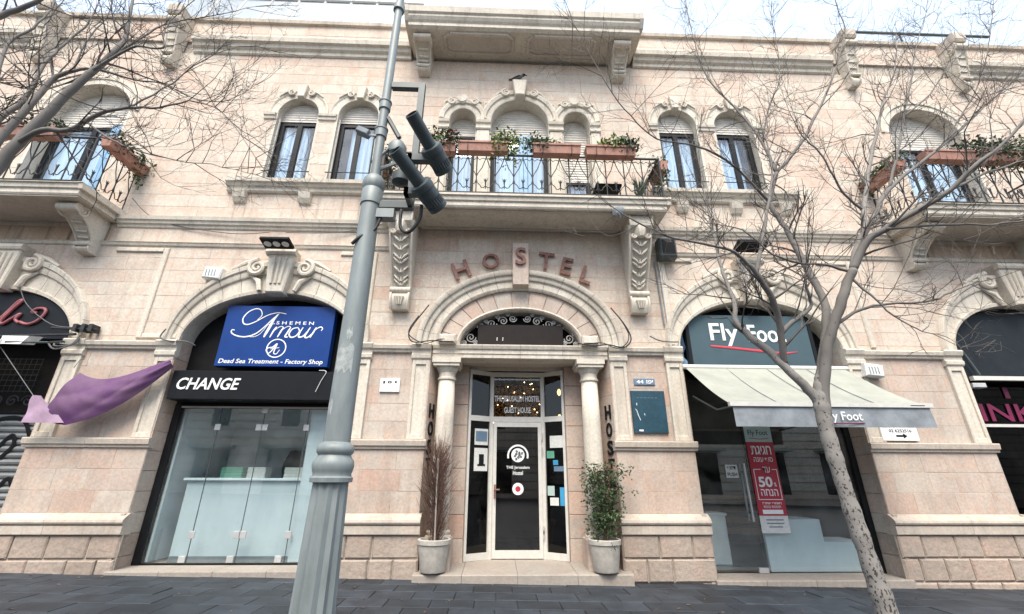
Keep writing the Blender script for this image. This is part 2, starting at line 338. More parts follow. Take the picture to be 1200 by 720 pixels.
while yy > -6.4:
    y1 = yy; y0 = yy-PD; x = -12+(row % 2)*PL/2+rnd.uniform(-.03, .03)
    while x < 12.5:
        dz = rnd.uniform(-.004, .003)
        if y1 > -2.0 and -6.9 < x < 7.6:
            if pmesh is None:
                o = paver_mesh(PL-.005, PD-.005).build('paving_slab', 'paver', pavement); pmesh = o.data
            else:
                o = bpy.data.objects.new('paving_slab', pmesh); COL.objects.link(o); o.parent = pavement
            o.location = (x, y0, dz); o.rotation_euler = (rnd.uniform(-.008, .008), rnd.uniform(-.006, .006), 0)
        else:
            t = paver_mesh(PL-.005, PD-.005); rest.add([(a+x, b+y0, c+dz) for a, b, c in t.v], t.f)
        x += PL
    yy -= PD; row += 1
stuff(rest.build('paving_slab', 'paver', pavement))
# ================================================================ THE BUILDING
B = tag(empty('stone_building', (.38, 0, 0)), 'two storey pale pink stone building with arched shopfronts and a hostel entrance', 'building')
def part(mb, name, mat, parent=None, smooth=False):
    o = mb.build(name, mat, parent or B, smooth)
    if parent is None: o.matrix_parent_inverse = Matrix.Translation((-.38, 0, 0))
    return o
ground_wall = None
# openings: (centre, half width, spring z, rise, kind)
SH = [(-8.56, 1.44), (-3.87, 1.45), (4.59, 1.44), (9.54, 1.44)]   # shop arches
PC = .385                                                         # portal centre
ARCHES = [(c, h, 3.45, .90) for c, h in SH]
PIERS = [(-12.4, -10.0), (-7.12, -5.32), (-2.42, -1.13), (1.90, 3.15), (6.03, 8.10), (10.98, 13.4)]
def ell(a, b, z, z0):                                             # half width of a half-ellipse at height z
    if z <= z0: return a
    q = 1-((z-z0)/b)**2
    return a*sqrt(q) if q > 0 else None
def rows_of(z0, z1, n): h = (z1-z0)/n; return [(z0+i*h, z0+(i+1)*h) for i in range(n)]
def course(z0, z1, xa, xb, cuts, yf, rng, wmin, wmax, gap=.006, bond=0.):
    """blocks of one course between xa and xb; cuts = list of functions z -> (left, right) or None"""
    segs = [(None, xa, None, xb)]; K = 5
    zs = [z0+gap/2+(z1-z0-gap)*i/(K-1) for i in range(K)]
    free = []
    cur = ('wall', [xa]*K); ops = []
    for cf in cuts:
        e = [cf(z) for z in zs]
        if all(q is None for q in e): continue
        ctr = [q for q in e if q][0]; mid = (ctr[0]+ctr[1])/2
        ops.append(([q[0] if q else mid for q in e], [q[1] if q else mid for q in e], mid))
    ops.sort(key=lambda t: t[2])
    left = [xa]*K
    out = []
    for L, R, _ in ops+[([xb]*K, None, 0)]:
        if min(L)-max(left) > .03 or max(L)-min(left) > .12: out.append((left, L))
        left = R
    polys = []
    for L, R in out:
        a, b = max(L), min(R)
        la, rb = min(L), max(R)
        # joints
        js = []; x = la+rng.uniform(wmin, wmax)*(bond or rng.uniform(.5, 1))
        while x < rb-wmin*.6:
            if x > a+.12 and x < b-.12: js.append(x)
            x += rng.uniform(wmin, wmax)
        edges = [L]+[[j]*K for j in js]+[R]
        for i in range(len(edges)-1):
            l, r = edges[i], edges[i+1]
            g = gap/2
            lv = list(zip([q+g for q in l], zs)); rv = list(zip([q-g for q in r], zs))
            if max(l)-min(l) < 1e-6: lv = [lv[0], lv[-1]]
            if max(r)-min(r) < 1e-6: rv = [rv[0], rv[-1]]
            if rv[0][0]-lv[0][0] < .012: lv2 = [lv[0]]; rv2 = rv[1:]
            else: lv2, rv2 = lv, rv
            if rv2[-1][0]-lv2[-1][0] < .012: lv2 = lv2[:-1]
            poly = rv2 + lv2[::-1]
            if len(poly) >= 3: polys.append(poly)
    return polys
wallrng = random.Random(11)
mort = MB()
BLOCKS = []                                                       # (poly, y, kind)
def lay(z0, z1, n, spans, cuts, yf, kind, wmin=.42, wmax=.8, gap=.005):
    for k, (a, b) in enumerate(rows_of(z0, z1, n)):
        for xa, xb in spans:
            for p in course(a, b, xa, xb, cuts, yf, wallrng, wmin, wmax, gap): BLOCKS.append((p, yf, kind))
            for p in course(a, b, xa, xb, cuts, yf, wallrng, 50, 60, 0.): mort.slab(p, yf+(.0035 if kind != 'plinth' else .03), yf+.05, 0)
XA, XB = -12.4, 13.4
def shop_cut(c, h):
    return lambda z: (lambda w: (c-w, c+w) if w else None)(ell(h+.12, 1.2, z, 3.45))
cutsD = [shop_cut(c, h) for c, h in SH] + [lambda z: (lambda w: (PC-w, PC+w) if w else None)(ell(1.60, 1.18, z, 3.45))]
# plinth, pier and spandrel courses
for xa, xb in PIERS:
    pass
plinth_spans = [(a-.05, b+.05) for a, b in PIERS]
lay(-.34, .57, 3, plinth_spans, [], -.12, 'plinth', .32, .6, .016)
lay(.85, 1.75, 3, PIERS, [], -.045, 'pier', .35, .7)
lay(1.90, 3.30, 5, PIERS, [], 0., 'pier', .4, .75)
lay(3.30, 5.26, 8, [(XA, XB)], cutsD, 0., 'spandrel', .5, 1.0)
lay(5.26, 5.62, 1, [(XA, -10.), (-7.12, -1.9), (2.65, 8.1), (11, XB)], [], 0., 'spandrel', .5, .9)
lay(5.26, 5.62, 1, [(-10., -7.12), (8.1, 11)], [], 0., 'stained', .5, .9)
lay(5.26, 5.84, 2, [(-1.9, 2.65)], [], 0., 'spandrel', .45, .85)
lay(5.62, 5.84, 1, [(XA, -1.9), (2.65, XB)], [], 0., 'spandrel', .6, .9)
WIN = [(-4.27, .42, 8.45, .43), (-3.02, .42, 8.45, .43), (3.78, .42, 8.45, .43), (5.02, .42, 8.45, .43)]
TRI = [(-.82, .28, 8.40, .31), (PC, .61, 8.36, .64), (1.59, .28, 8.40, .31)]
SIDE = [(-8.52, .80, 8.40, .70), (9.30, .80, 8.40, .70)]
ALLWIN = [(*w, 6.70) for w in WIN]+[(*w, 5.99) for w in TRI]+[(*w, 5.99) for w in SIDE]
def win_cut(c, h, zs, r, z0):
    def f(z):
        if z < z0: return None
        w = ell(h+.03, r+.03, z, zs)
        return (c-w, c+w) if w else None
    return f
lay(5.84, 10.10, 16, [(XA, XB)], [win_cut(*w) for w in ALLWIN], 0., 'ashlar', .45, .95, .0035)
lay(10.46, 11.10, 2, [(XA, XB)], [], 0., 'parapet', .6, 1.0, .005)
wall_up = part(MB().add(mort.v, mort.f), 'mortar_wall', 'mortar')
cnt = {}
KN = {'plinth': ('plinth_block', 'rustic'), 'pier': ('pier_block', 'pier'), 'spandrel': ('spandrel_block', 'ashlar'), 'ashlar': ('ashlar_block', 'ashlar'),
      'parapet': ('parapet_block', 'ashlar'), 'stained': ('stained_block', 'stained')}
BLOCKS.sort(key=lambda b: abs(sum(p[0] for p in b[0])/len(b[0])-.38))
restb = {}
for poly, yf, kind in BLOCKS:
    nm, mt = KN[kind]; k = cnt.get(kind, 0)
    cx = sum(p[0] for p in poly)/len(poly); cz_b = sum(p[1] for p in poly)/len(poly)
    if kind == 'ashlar' and cz_b < 6.45 and (-5.3 < cx < -2.2 or 2.95 < cx < 6): mt = 'streaked'
    c = .018 if kind == 'plinth' else .002
    y = yf+wallrng.uniform(-.002, .002)
    if kind == 'plinth': y += wallrng.uniform(-.012, .006)
    if k < 295 and -10.6 < cx < 11.4:
        part(MB().slab(poly, y, yf+.04, c), nm, mt); cnt[kind] = k+1
    else:
        restb.setdefault(kind, MB()).slab(poly, y, yf+.04, c)
for kind, mb in restb.items(): stuff(part(mb, KN[kind][0], KN[kind][1]))
# solid core behind the face so that no light leaks: side returns, roof, back
core = MB()
core.box(XA, XB, .05, .35, 9.2, 11.12)
core.box(XA, XB, .40, 10., 11.0, 11.1)
core.box(XA, XB, 9.7, 10, -.5, 11.1); core.box(XA, XA+.2, .05, 10, -.5, 11.1); core.box(XB-.2, XB, .05, 10, -.5, 11.1)
core.box(XA, XB, .40, 10., 5.6, 5.8)
part(core, 'building_core', 'mortar')
# ---------------------------------------------------------------- mouldings in lengths
def moulding(name, mat, x0, x1, prof, length=1.3, rng=wallrng, parent=None):
    n = max(1, round((x1-x0)/length)); xs = [x0+(x1-x0)*i/n for i in range(n+1)]
    for i in range(1, n): xs[i] += rng.uniform(-.15, .15)*(x1-x0)/n
    for i in range(n): part(MB().xprism(prof, xs[i]+.002, xs[i+1]-.002), name, mat, parent)
def prof_of(z0, z1, steps):
    """steps: list of (fraction, projection) from bottom to top"""
    return [(.04, z0)]+[(-p, z0+(z1-z0)*f) for f, p in steps]+[(.04, z1)]
P_PLINTH = prof_of(.57, .85, [(0, .125), (.05, .15), (.42, .15), (.46, .125), (.52, .165), (.60, .175), (.72, .165), (.86, .12), (1, .06)])
P_MID = prof_of(1.75, 1.90, [(0, .05), (.05, .075), (.28, .08), (.36, .105), (.85, .115), (.95, .105), (1, .03)])
P_IMP = prof_of(3.30, 3.45, [(0, .02), (.1, .05), (.35, .055), (.42, .085), (.8, .10), (.9, .09), (1, .02)])
P_STR = prof_of(5.62, 5.84, [(0, .015), (.08, .03), (.25, .035), (.32, .07), (.55, .085), (.6, .11), (.92, .125), (1, .02)])
P_THIN = prof_of(5.24, 5.33, [(0, .01), (.15, .03), (.6, .045), (.75, .06), (1, .01)])
P_SILL = prof_of(6.44, 6.69, [(0, .04), (.1, .07), (.35, .08), (.42, .12), (.6, .14), (.66, .18), (.95, .19), (1, .15)])
P_CORN = prof_of(10.08, 10.48, [(0, .02), (.06, .05), (.25, .06), (.34, .12), (.52, .14), (.58, .20), (.85, .22), (.93, .21), (1, .04)])
P_COPE = prof_of(11.08, 11.20, [(0, .02), (.1, .06), (.85, .07), (1, .05)])
for (a, b) in PIERS:
    moulding('plinth_moulding', 'trimlow', a-.05, b+.05, P_PLINTH, 1.0)
    moulding('pier_moulding', 'trimlow', a-.04, b+.04, P_MID, 1.1)
for a, b in [(-6.8, -5.62), (-2.13, -1.25), (2.0, 2.86), (6.33, 7.8)]:
    moulding('impost_moulding', 'trim', a, b, P_IMP, 1.2)
for a, b in [(XA, -10.1), (-7.05, -2.0), (2.72, 7.6), (11., XB)]:
    moulding('string_course', 'trim', a, b, P_STR)
for a, b in [(XA, -1.95), (2.7, XB)]:
    moulding('thin_string_course', 'trim', a, b, P_THIN, 1.6)
for a, b in [(-5.25, -2.24), (2.98, 5.95)]:
    moulding('window_sill', 'trim', a, b, P_SILL, 1.1)
    for q in (a+.28, (a+b)/2, b-.28) if a < 0 else (a+.6, (a+b)/2+.2, b-.28):
        part(MB().xprism([(.03, 6.20), (-.05, 6.22), (-.10, 6.30), (-.14, 6.435), (.03, 6.435)], q-.11, q+.11), 'sill_bracket', 'trim')
for a, b in [(-10.0, -7.35), (-6.85, -2.05), (2.97, 7.62), (8.1, 10.2), (10.75, XB)]:
    if a in (-10.0, 8.1): continue
    moulding('cornice_block', 'trim', a, b, P_CORN)
moulding('cornice_block', 'trim', XA, -10.2, P_CORN)
moulding('parapet_coping', 'trim_old', XA, -2.1, P_COPE, 1.8); moulding('parapet_coping', 'trim_old', 3.02, XB, P_COPE, 1.8)
# raised frames round the spandrel panels
def frame_bar(x0, x1, z0, z1): part(MB().cbox(x0, x1, -.035, .03, z0, z1, .012), 'panel_frame', 'trim')
for xs, ends in (((-6.02, ), 'L'), ((-2.28, ), 'R'), ((3.03, ), 'L'), ((6.62, ), 'R')):
    for x in xs: frame_bar(x-.045, x+.045, 3.50, 5.20)
frame_bar(-6.9, -6.07, 5.12, 5.20); frame_bar(-5.97, -5.4, 3.50, 3.58); frame_bar(-2.9, -2.33, 5.12, 5.20); frame_bar(3.08, 3.6, 5.12, 5.20); frame_bar(6.0, 6.57, 5.12, 5.20)
# pilasters on the pier edges with sunk panels, and a plain capital
def pilaster(x0, x1):
    w = .055; z0, z1 = 1.90, 3.18
    mb = MB()
    mb.slab([(x0, z0), (x0+w, z0), (x0+w, z1), (x0, z1)], -.05, .02, .006); mb.slab([(x1-w, z0), (x1, z0), (x1, z1), (x1-w, z1)], -.05, .02, .006)
    mb.slab([(x0+w, z1-.08), (x1-w, z1-.08), (x1-w, z1), (x0+w, z1)], -.0495, .02, .006); mb.slab([(x0+w, z0), (x1-w, z0), (x1-w, z0+.08), (x0+w, z0+.08)], -.0495, .02, .006)
    mb.box(x0+w, x1-w, -.022, .02, z0+.08, z1-.08)
    part(mb, 'pilaster', 'trim')
    cp = prof_of(3.18, 3.46, [(0, .05), (.1, .075), (.3, .08), (.36, .06), (.6, .065), (.66, .10), (.9, .125), (1, .10)])
    part(MB().xprism(cp, x0-.02, x1+.02), 'pilaster_capital', 'trim')
for a, b in [(-7.10, -6.80), (-5.62, -5.33), (-2.41, -2.12), (-1.42, -1.14), (1.91, 2.18), (2.86, 3.14), (6.04, 6.33), (7.80, 8.09)]: pilaster(a, b)
# side faces of the piers (reveals of the shop openings and the porch)
def reveal(x, yb, sgn, z0, z1, mat='pier', y0=-.0):
    hs = rows_of(z0, z1, max(1, round((z1-z0)/.29)))
    for a, b in hs:
        mb = MB().box(min(x, x+sgn*.06), max(x, x+sgn*.06), y0, yb, a+.003, b-.003); part(mb, 'reveal_block', mat)
for x, s in [(-7.12, -1), (-5.32, 1), (-2.42, -1), (3.15, 1), (6.03, -1), (8.10, 1)]:
    xx = x-s*.055
    reveal(xx, .42, s, -.3, .57, 'rustic', -.11); reveal(xx, .42, s, .57, .85, 'trimlow', -.11); reveal(xx, .42, s, .85, 3.45, 'pier', -.035)
# ---------------------------------------------------------------- arches
def ring_seg(mb, c, zs, ai, bi, ao, bo, t0, t1, prof, yb, n=6):
    """part of an arch ring; prof = list of (s, y), s 0 inner .. 1 outer"""
    k = len(prof); vs = []
    for i in range(n+1):
        t = t0+(t1-t0)*i/n; ct, st = cos(t), sin(t)
        for s, y in [(prof[0][0], yb)]+prof+[(prof[-1][0], yb)]:
            a = ai+(ao-ai)*s; b = bi+(bo-bi)*s; vs.append((c+a*ct, y, zs+b*st))
    q = k+2; fs = [(i*q+j, (i+1)*q+j, (i+1)*q+j+1, i*q+j+1) for i in range(n) for j in range(q-1)]
    fs += [tuple(range(q)), tuple(n*q+j for j in range(q-1, -1, -1))]
    mb.add(vs, fs); return mb
def soffit(c, zs, a, b, y0, y1, zb, mat, name='arch_soffit', n=22, th=.05):
    mb = MB(); a -= .004; b -= .004; y0 += .006; pts = [(c+a*cos(pi*i/n), zs+b*sin(pi*i/n)) for i in range(n+1)]; po = [(c+(a+th)*cos(pi*i/n), zs+(b+th)*sin(pi*i/n)) for i in range(n+1)]
    if zb is not None: pts = [(c+a, zb)]+pts+[(c-a, zb)]; po = [(c+a+th, zb)]+po+[(c-a-th, zb)]
    k = len(pts)
    vs = [(x, y0, z) for x, z in pts]+[(x, y1, z) for x, z in pts]+[(x, y0, z) for x, z in po]+[(x, y1, z) for x, z in po]
    fs = [(i, i+1, k+i+1, k+i) for i in range(k-1)]+[(2*k+i+1, 2*k+i, 3*k+i, 3*k+i+1) for i in range(k-1)]+[(2*k+i, 2*k+i+1, i+1, i) for i in range(k-1)]
    return part(mb.add(vs, fs), name, mat, smooth=True)
PR_SHOP = [(0, .0), (.0, -.05), (.10, -.06), (.13, -.02), (.60, -.02), (.62, -.055), (.72, -.075), (.80, -.075), (.84, -.105), (.97, -.115), (1, -.10)]
for idx, (c, h) in enumerate(SH):
    gap = .006; T = [pi*i/14 for i in range(15)]
    for i in range(14):
        if i in (6, 7): t0, t1 = T[i], T[i+1]
        part(ring_seg(MB(), c, 3.45, h, .90, h+.24, 1.50, T[i]+gap/2, T[i+1]-gap/2, PR_SHOP, .05, 4), 'archivolt_block', 'trim', smooth=True)
    soffit(c, 3.45, h, .90, -.03, .42, None, 'trim', th=.03)
    # fluted keystone with a scroll on each side
    key = [(c-.15, 4.30), (c+.15, 4.30), (c+.24, 5.12), (c-.24, 5.12)]
    kp = part(MB().slab(key, -.20, .03, .02), 'keystone', 'trim')
    for j in range(-1, 2):
        b = MB().tube([(c+j*.075, -.205, 4.46), (c+j*.088, -.215, 4.7), (c+j*.10, -.205, 4.96)], .026, 6); part(b, 'flute', 'trim', kp, True)
    part(MB().xprism([(-.16, 5.0), (-.235, 5.02), (-.255, 5.06), (-.235, 5.12), (-.16, 5.13)], c-.26, c+.26), 'key_cap', 'trim', kp)
    for s in (-1, 1):
        sp = spiral(c+s*.42, 4.80, .155, -.115, 1.9, pi/2 if s > 0 else pi/2, -s, .12, 34)
        part(MB().tube(sp, [.045-.022*i/34 for i in range(35)], 7), 'scroll', 'trim', kp, True)
        part(MB().tube([(c+s*(.42+.0), -.09, 4.955), (c+s*.62, -.09, 4.90), (c+s*.86, -.085, 4.76)], [.045, .045, .03], 7), 'scroll_arm', 'trim', kp, True)
        part(MB().tube([(c+s*.30, -.10, 4.36), (c+s*.36, -.08, 4.55), (c+s*.52, -.05, 4.66)], [.04, .05, .02], 7), 'leaf_carving', 'trim', kp, True)
# portal: voussoirs, archivolt, keystone, fanlight
for i in range(13):
    t0 = pi*i/13; t1 = pi*(i+1)/13
    part(ring_seg(MB(), PC, 3.45, 1.11, .71, 1.40, 1.03, t0+.006, t1-.006, [(0, .012), (.04, .0), (.96, .0), (1, .012)], .16, 3), 'voussoir', 'pier')
ring_bed = ring_seg(MB(), PC, 3.45, 1.05, .66, 1.42, 1.05, 0, pi, [(0, .022), (1, .022)], .20, 30); part(ring_bed, 'voussoir_bed', 'mortar')
for i in range(16):
    t0 = pi*i/16; t1 = pi*(i+1)/16
    part(ring_seg(MB(), PC, 3.45, 1.05, .66, 1.11, .71, t0+.002, t1-.002, [(0, -.03), (.4, -.05), (1, -.03)], .25, 3), 'inner_arch_block', 'trim', smooth=True)
PR_POR = [(0, .02), (0, -.05), (.06, -.07), (.12, -.08), (.16, -.05), (.48, -.05), (.50, -.085), (.56, -.10), (.72, -.10), (.74, -.14), (.82, -.16), (.95, -.16), (1, -.13)]
for i in range(17):
    t0 = -.02+(pi+.04)*i/17; t1 = -.02+(pi+.04)*(i+1)/17
    part(ring_seg(MB(), PC, 3.45, 1.40, 1.03, 1.77, 1.40, t0+.002, t1-.002, PR_POR, .05, 4), 'archivolt_block', 'trim', smooth=True)
soffit(PC, 3.45, 1.05, .66, -.03, .30, None, 'trim', th=.02)
part(MB().slab([(.245, 4.52), (.525, 4.52), (.535, 5.36), (.235, 5.36)], -.20, .02, .01), 'portal_keystone', 'pier')
tymp = part(MB().slab([(PC+1.08*cos(pi*i/24), 3.42+.70*sin(pi*i/24)) for i in range(25)], .30, .36, 0), 'fanlight_back', 'black')
for s in (-1, 1):
    for cx, cz, r, st in [(.30, 3.93, .085, 0), (.13, 3.98, .07, pi), (.50, 3.88, .09, pi), (.68, 3.80, .08, 0), (.86, 3.62, .09, pi), (.78, 3.53, .05, 0), (.97, 3.52, .045, 0), (.68, 3.62, .05, 0), (.22, 4.05, .04, 0), (.40, 4.0, .045, 0), (.60, 3.92, .04, pi), (.95, 3.70, .04, 0)]:
        part(MB().tube(spiral(PC+s*cx, cz, r, .08, 1.7, st, s, .1, 24), .011, 5), 'iron_scroll', 'ironlight', tymp)
part(MB().tube([(PC+1.04*cos(pi*i/20), .15, 3.45+.645*sin(pi*i/20)) for i in range(21)], .012, 5), 'iron_hoop', 'ironlight', tymp)
# entablature over the two columns
P_LINT = [(.30, 3.22), (-.02, 3.22), (-.03, 3.23), (-.03, 3.29), (-.045, 3.30), (-.045, 3.36), (-.07, 3.38), (-.09, 3.43), (-.09, 3.45), (.30, 3.45)]
moulding('entablature_block', 'trim', -1.10, 1.87, P_LINT, .75)
for x in (-.85, 1.56):
    part(MB().cbox(x-.14, x+.14, -.20, -.09, 3.44, 3.60, .03), 'entablature_block', 'trim')
part(MB().box(-1.13, 1.90, .02, 1.2, 3.225, 3.40), 'porch_ceiling', 'soffit')
for x in (-.85, 1.56):
    col = part(MB().lathe([(.145, .62), (.15, .9), (.15, 1.6), (.146, 2.2), (.135, 2.86)], (x, .12, 0), 24), 'column_shaft', 'trim', None, 2)
    part(MB().lathe([(.135, 2.86), (.155, 2.87), (.155, 2.90), (.14, 2.91), (.14, 2.99), (.15, 3.0), (.185, 3.06), (.19, 3.08)], (x, .12, 0), 24), 'column_neck', 'trim', col, True)
    part(MB().box(x-.215, x+.215, -.095, .335, 3.08, 3.13).box(x-.235, x+.235, -.115, .355, 3.13, 3.218), 'column_abacus', 'trim', col)
    part(MB().lathe([(.20, .50), (.20, .53), (.185, .545), (.165, .56), (.18, .58), (.18, .60), (.15, .62)], (x, .12, 0), 24), 'column_base', 'trim', col, True)
    part(MB().box(x-.21, x+.21, -.09, .33, .10, .50), 'column_pedestal', 'pier', col)
# porch jambs of pink blocks, splayed side faces
for x0, x1 in ((-1.13, -.50), (1.19, 1.90)):
    for a, b in rows_of(.10, 3.22, 9): part(MB().cbox(x0+.003, x1-.003, .50, .62, a+.003, b-.003, .006), 'porch_block', 'pier')
for x, s in ((-1.13, 1), (1.90, -1)):
    for a, b in rows_of(-.30, 3.22, 12):
        q = [(x+s*.005, -.045), (x+s*.18, .505), (x-s*.06, .505), (x-s*.06, -.045)]
        if s < 0: q = q[::-1]
        part(MB().add([(u, v, a+.002) for u, v in q]+[(u, v, b-.002) for u, v in q], [(3, 2, 1, 0), (4, 5, 6, 7), (0, 1, 5, 4), (1, 2, 6, 5), (2, 3, 7, 6), (3, 0, 4, 7)]), 'porch_block', 'pier')
    for a, b in rows_of(-.30, .57, 3): part(MB().box(min(x-s*.06, x+s*.046), max(x-s*.06, x+s*.046), -.105, .10, a+.003, b-.003), 'porch_block', 'rustic')
# steps and thresholds
for i, (a, b) in enumerate([(-1.12, -.45), (-.445, .32), (.325, 1.15), (1.155, 1.93)]):
    part(MB().xprism([(.8, -.2), (-.31, -.2), (-.31, .095), (-.295, .108), (.8, .13)], a, b), 'step_block', 'step')
def threshold(x0, x1, z):
    n = max(2, round((x1-x0)/.8))
    for i in range(n): part(MB().xprism([(.6, -.3), (-.16, -.3), (-.16, z-.012), (-.15, z), (.6, z)], x0+(x1-x0)*i/n+.003, x0+(x1-x0)*(i+1)/n-.003), 'threshold_slab', 'step')
threshold(-5.33, -2.42, .13); threshold(3.15, 6.03, .0); threshold(8.1, 10.98, -.02); threshold(-10, -7.12, .2)
# ---------------------------------------------------------------- upper windows
def arch_outline(c, h, zs, r, z0, n=18): return [(c+h, z0)]+[(c+h*cos(pi*i/n), zs+r*sin(pi*i/n)) for i in range(n+1)]+[(c-h, z0)]
def shutter_part(c, h, zs, r, zb, y, parent):
    """slatted roller shutter filling the arch head"""
    z = zb
    while z < zs+r-.02:
        w0 = ell(h, r, z, zs); w1 = ell(h, r, min(z+.062, zs+r-.004), zs) or .02
        part(MB().add([(c-w0, y, z), (c+w0, y, z), (c+w0, y-.012, z+.02), (c-w0, y-.012, z+.02), (c+w1, y, z+.062), (c-w1, y, z+.062)], [(0, 1, 2, 3), (3, 2, 4, 5)]), 'shutter_slat', 'shutter', parent)
        z += .064
    part(MB().box(c-h+.01, c+h-.01, y-.02, y+.01, zb-.03, zb), 'shutter_rail', 'shutter', parent)
def dark_room(c, h, z0, z1, y):
    part(MB().box(c-h-.3, c+h+.3, 2.2, 2.25, z0-.1, z1+.2).box(c-h-.3, c-h-.25, y, 2.2, z0-.1, z1+.2).box(c+h+.25, c+h+.3, y, 2.2, z0-.1, z1+.2)
         .box(c-h-.3, c+h+.3, y, 2.2, z1+.15, z1+.2).box(c-h-.3, c+h+.3, y, 2.2, z0-.1, z0-.05), 'room_lining', 'room')
    o = arch_outline(c, h-.004, WS[0], WS[1], z0, 16)
def curtain(c, h, z0, z1, y, parent, mat='curtain'):
    n = 34; vs = []; fs = []
    for i in range(n+1):
        x = c-h+2*h*i/n; d = .045*sin(i*1.5+c*7)+.030*sin(i*.63+c*3)+.012*sin(i*3.7+c)
        for z in (z0, (z0+z1)/2, z1): vs.append((x+.01*sin(i+z*2), y+d*(1.1 if z < z1 else .6), z))
    fs = [(i*3+j, i*3+3+j, i*3+4+j, i*3+1+j) for i in range(n) for j in range(2)]
    return part(MB().add(vs, fs), 'curtain', mat, parent, 2)
WS = [0, 0]
def surround(c, h, zs, r, style=0):
    """carved hood over a window: block ring, moulded rim, scrolls, keystone"""
    ai, ao = h, h+.17
    for i in range(7):
        t0, t1 = pi*i/7, pi*(i+1)/7
        part(ring_seg(MB(), c, zs, h, r, h+.20, r+.20, t0+.004, t1-.004, [(0, -.010), (.70, -.010), (.76, -.022), (.9, -.034), (1, -.022)], .03, 4), 'hood_block', 'trim', smooth=True)
    k = part(MB().slab([(c-.07, zs+r-.02), (c+.07, zs+r-.02), (c+.11, zs+r+.30), (c-.11, zs+r+.30)], -.09, .02, .012), 'hood_keystone', 'trim')
    for s in (-1, 1):
        part(MB().tube(spiral(c+s*.20, zs+r+.10, .075, -.05, 1.6, pi/2, -s, .15, 22), [.024-.010*i/22 for i in range(23)], 6), 'hood_scroll', 'trim', k, True)
        part(MB().tube([(c+s*.20, -.04, zs+r+.178), (c+s*.34, -.04, zs+r*.86+.17), (c+s*.46, -.035, zs+r*.62+.17)], [.024, .024, .016], 6), 'hood_scroll_arm', 'trim', k, True)
def impost_pair(x0, x1, z):
    part(MB().xprism(prof_of(z-.10, z+.06, [(0, .01), (.1, .03), (.5, .035), (.56, .06), (.9, .07), (1, .03)]), x0, x1), 'window_impost', 'trim')
for k, (c, h, zs, r) in enumerate(WIN):
    soffit(c, zs, h, r, -.01, .34, 6.69, 'trim', 'window_reveal', 18, .05); surround(c, h, zs, r)
    WS[:] = [zs, r]
    zb = 8.37
    w = MB(); y0, y1 = .16, .23
    for a, b, d, e in [(c-h, c-h+.10, 6.70, zb), (c+h-.10, c+h, 6.70, zb), (c-.05, c+.05, 6.70, zb), (c-h+.10, c-.05, zb-.09, zb), (c+.05, c+h-.10, zb-.09, zb), (c-h+.10, c-.05, 6.70, 6.77), (c+.05, c+h-.10, 6.70, 6.77)]:
        w.box(a, b, y0, y1, d, e)
    f = part(w, 'window', 'blackframe')
    for a, b in [(c-h+.10, c-.05), (c+.05, c+h-.10)]: part(MB().box(a, b, .19, .197, 6.77, zb-.09), 'pane', 'glass', f)
    shutter_part(c, h, zs, r, zb, .18, f)
    curtain(c+(-.10, .12, .07, -.14)[k], (h-.02)*(.74, .66, .80, .7)[k], 6.72, zb-.06, .27, f)
    part(MB().tube([(c-h-.05, -.005, 6.98), (c+h+.05, -.005, 6.98)], .010, 5), 'guard_bar', 'iron', f)
    part(MB().box(c-h+.002, c-h+.03, .08, .11, 6.72, 8.4), 'shutter_track', 'shutter', f)
    dark_room(c, h, 6.70, 8.9, .45)
for a, b in [(-4.95, -4.71), (-3.83, -3.46), (-2.58, -2.36), (3.15, 3.34), (4.22, 4.58), (5.46, 5.68)]: impost_pair(a, b, 8.38)
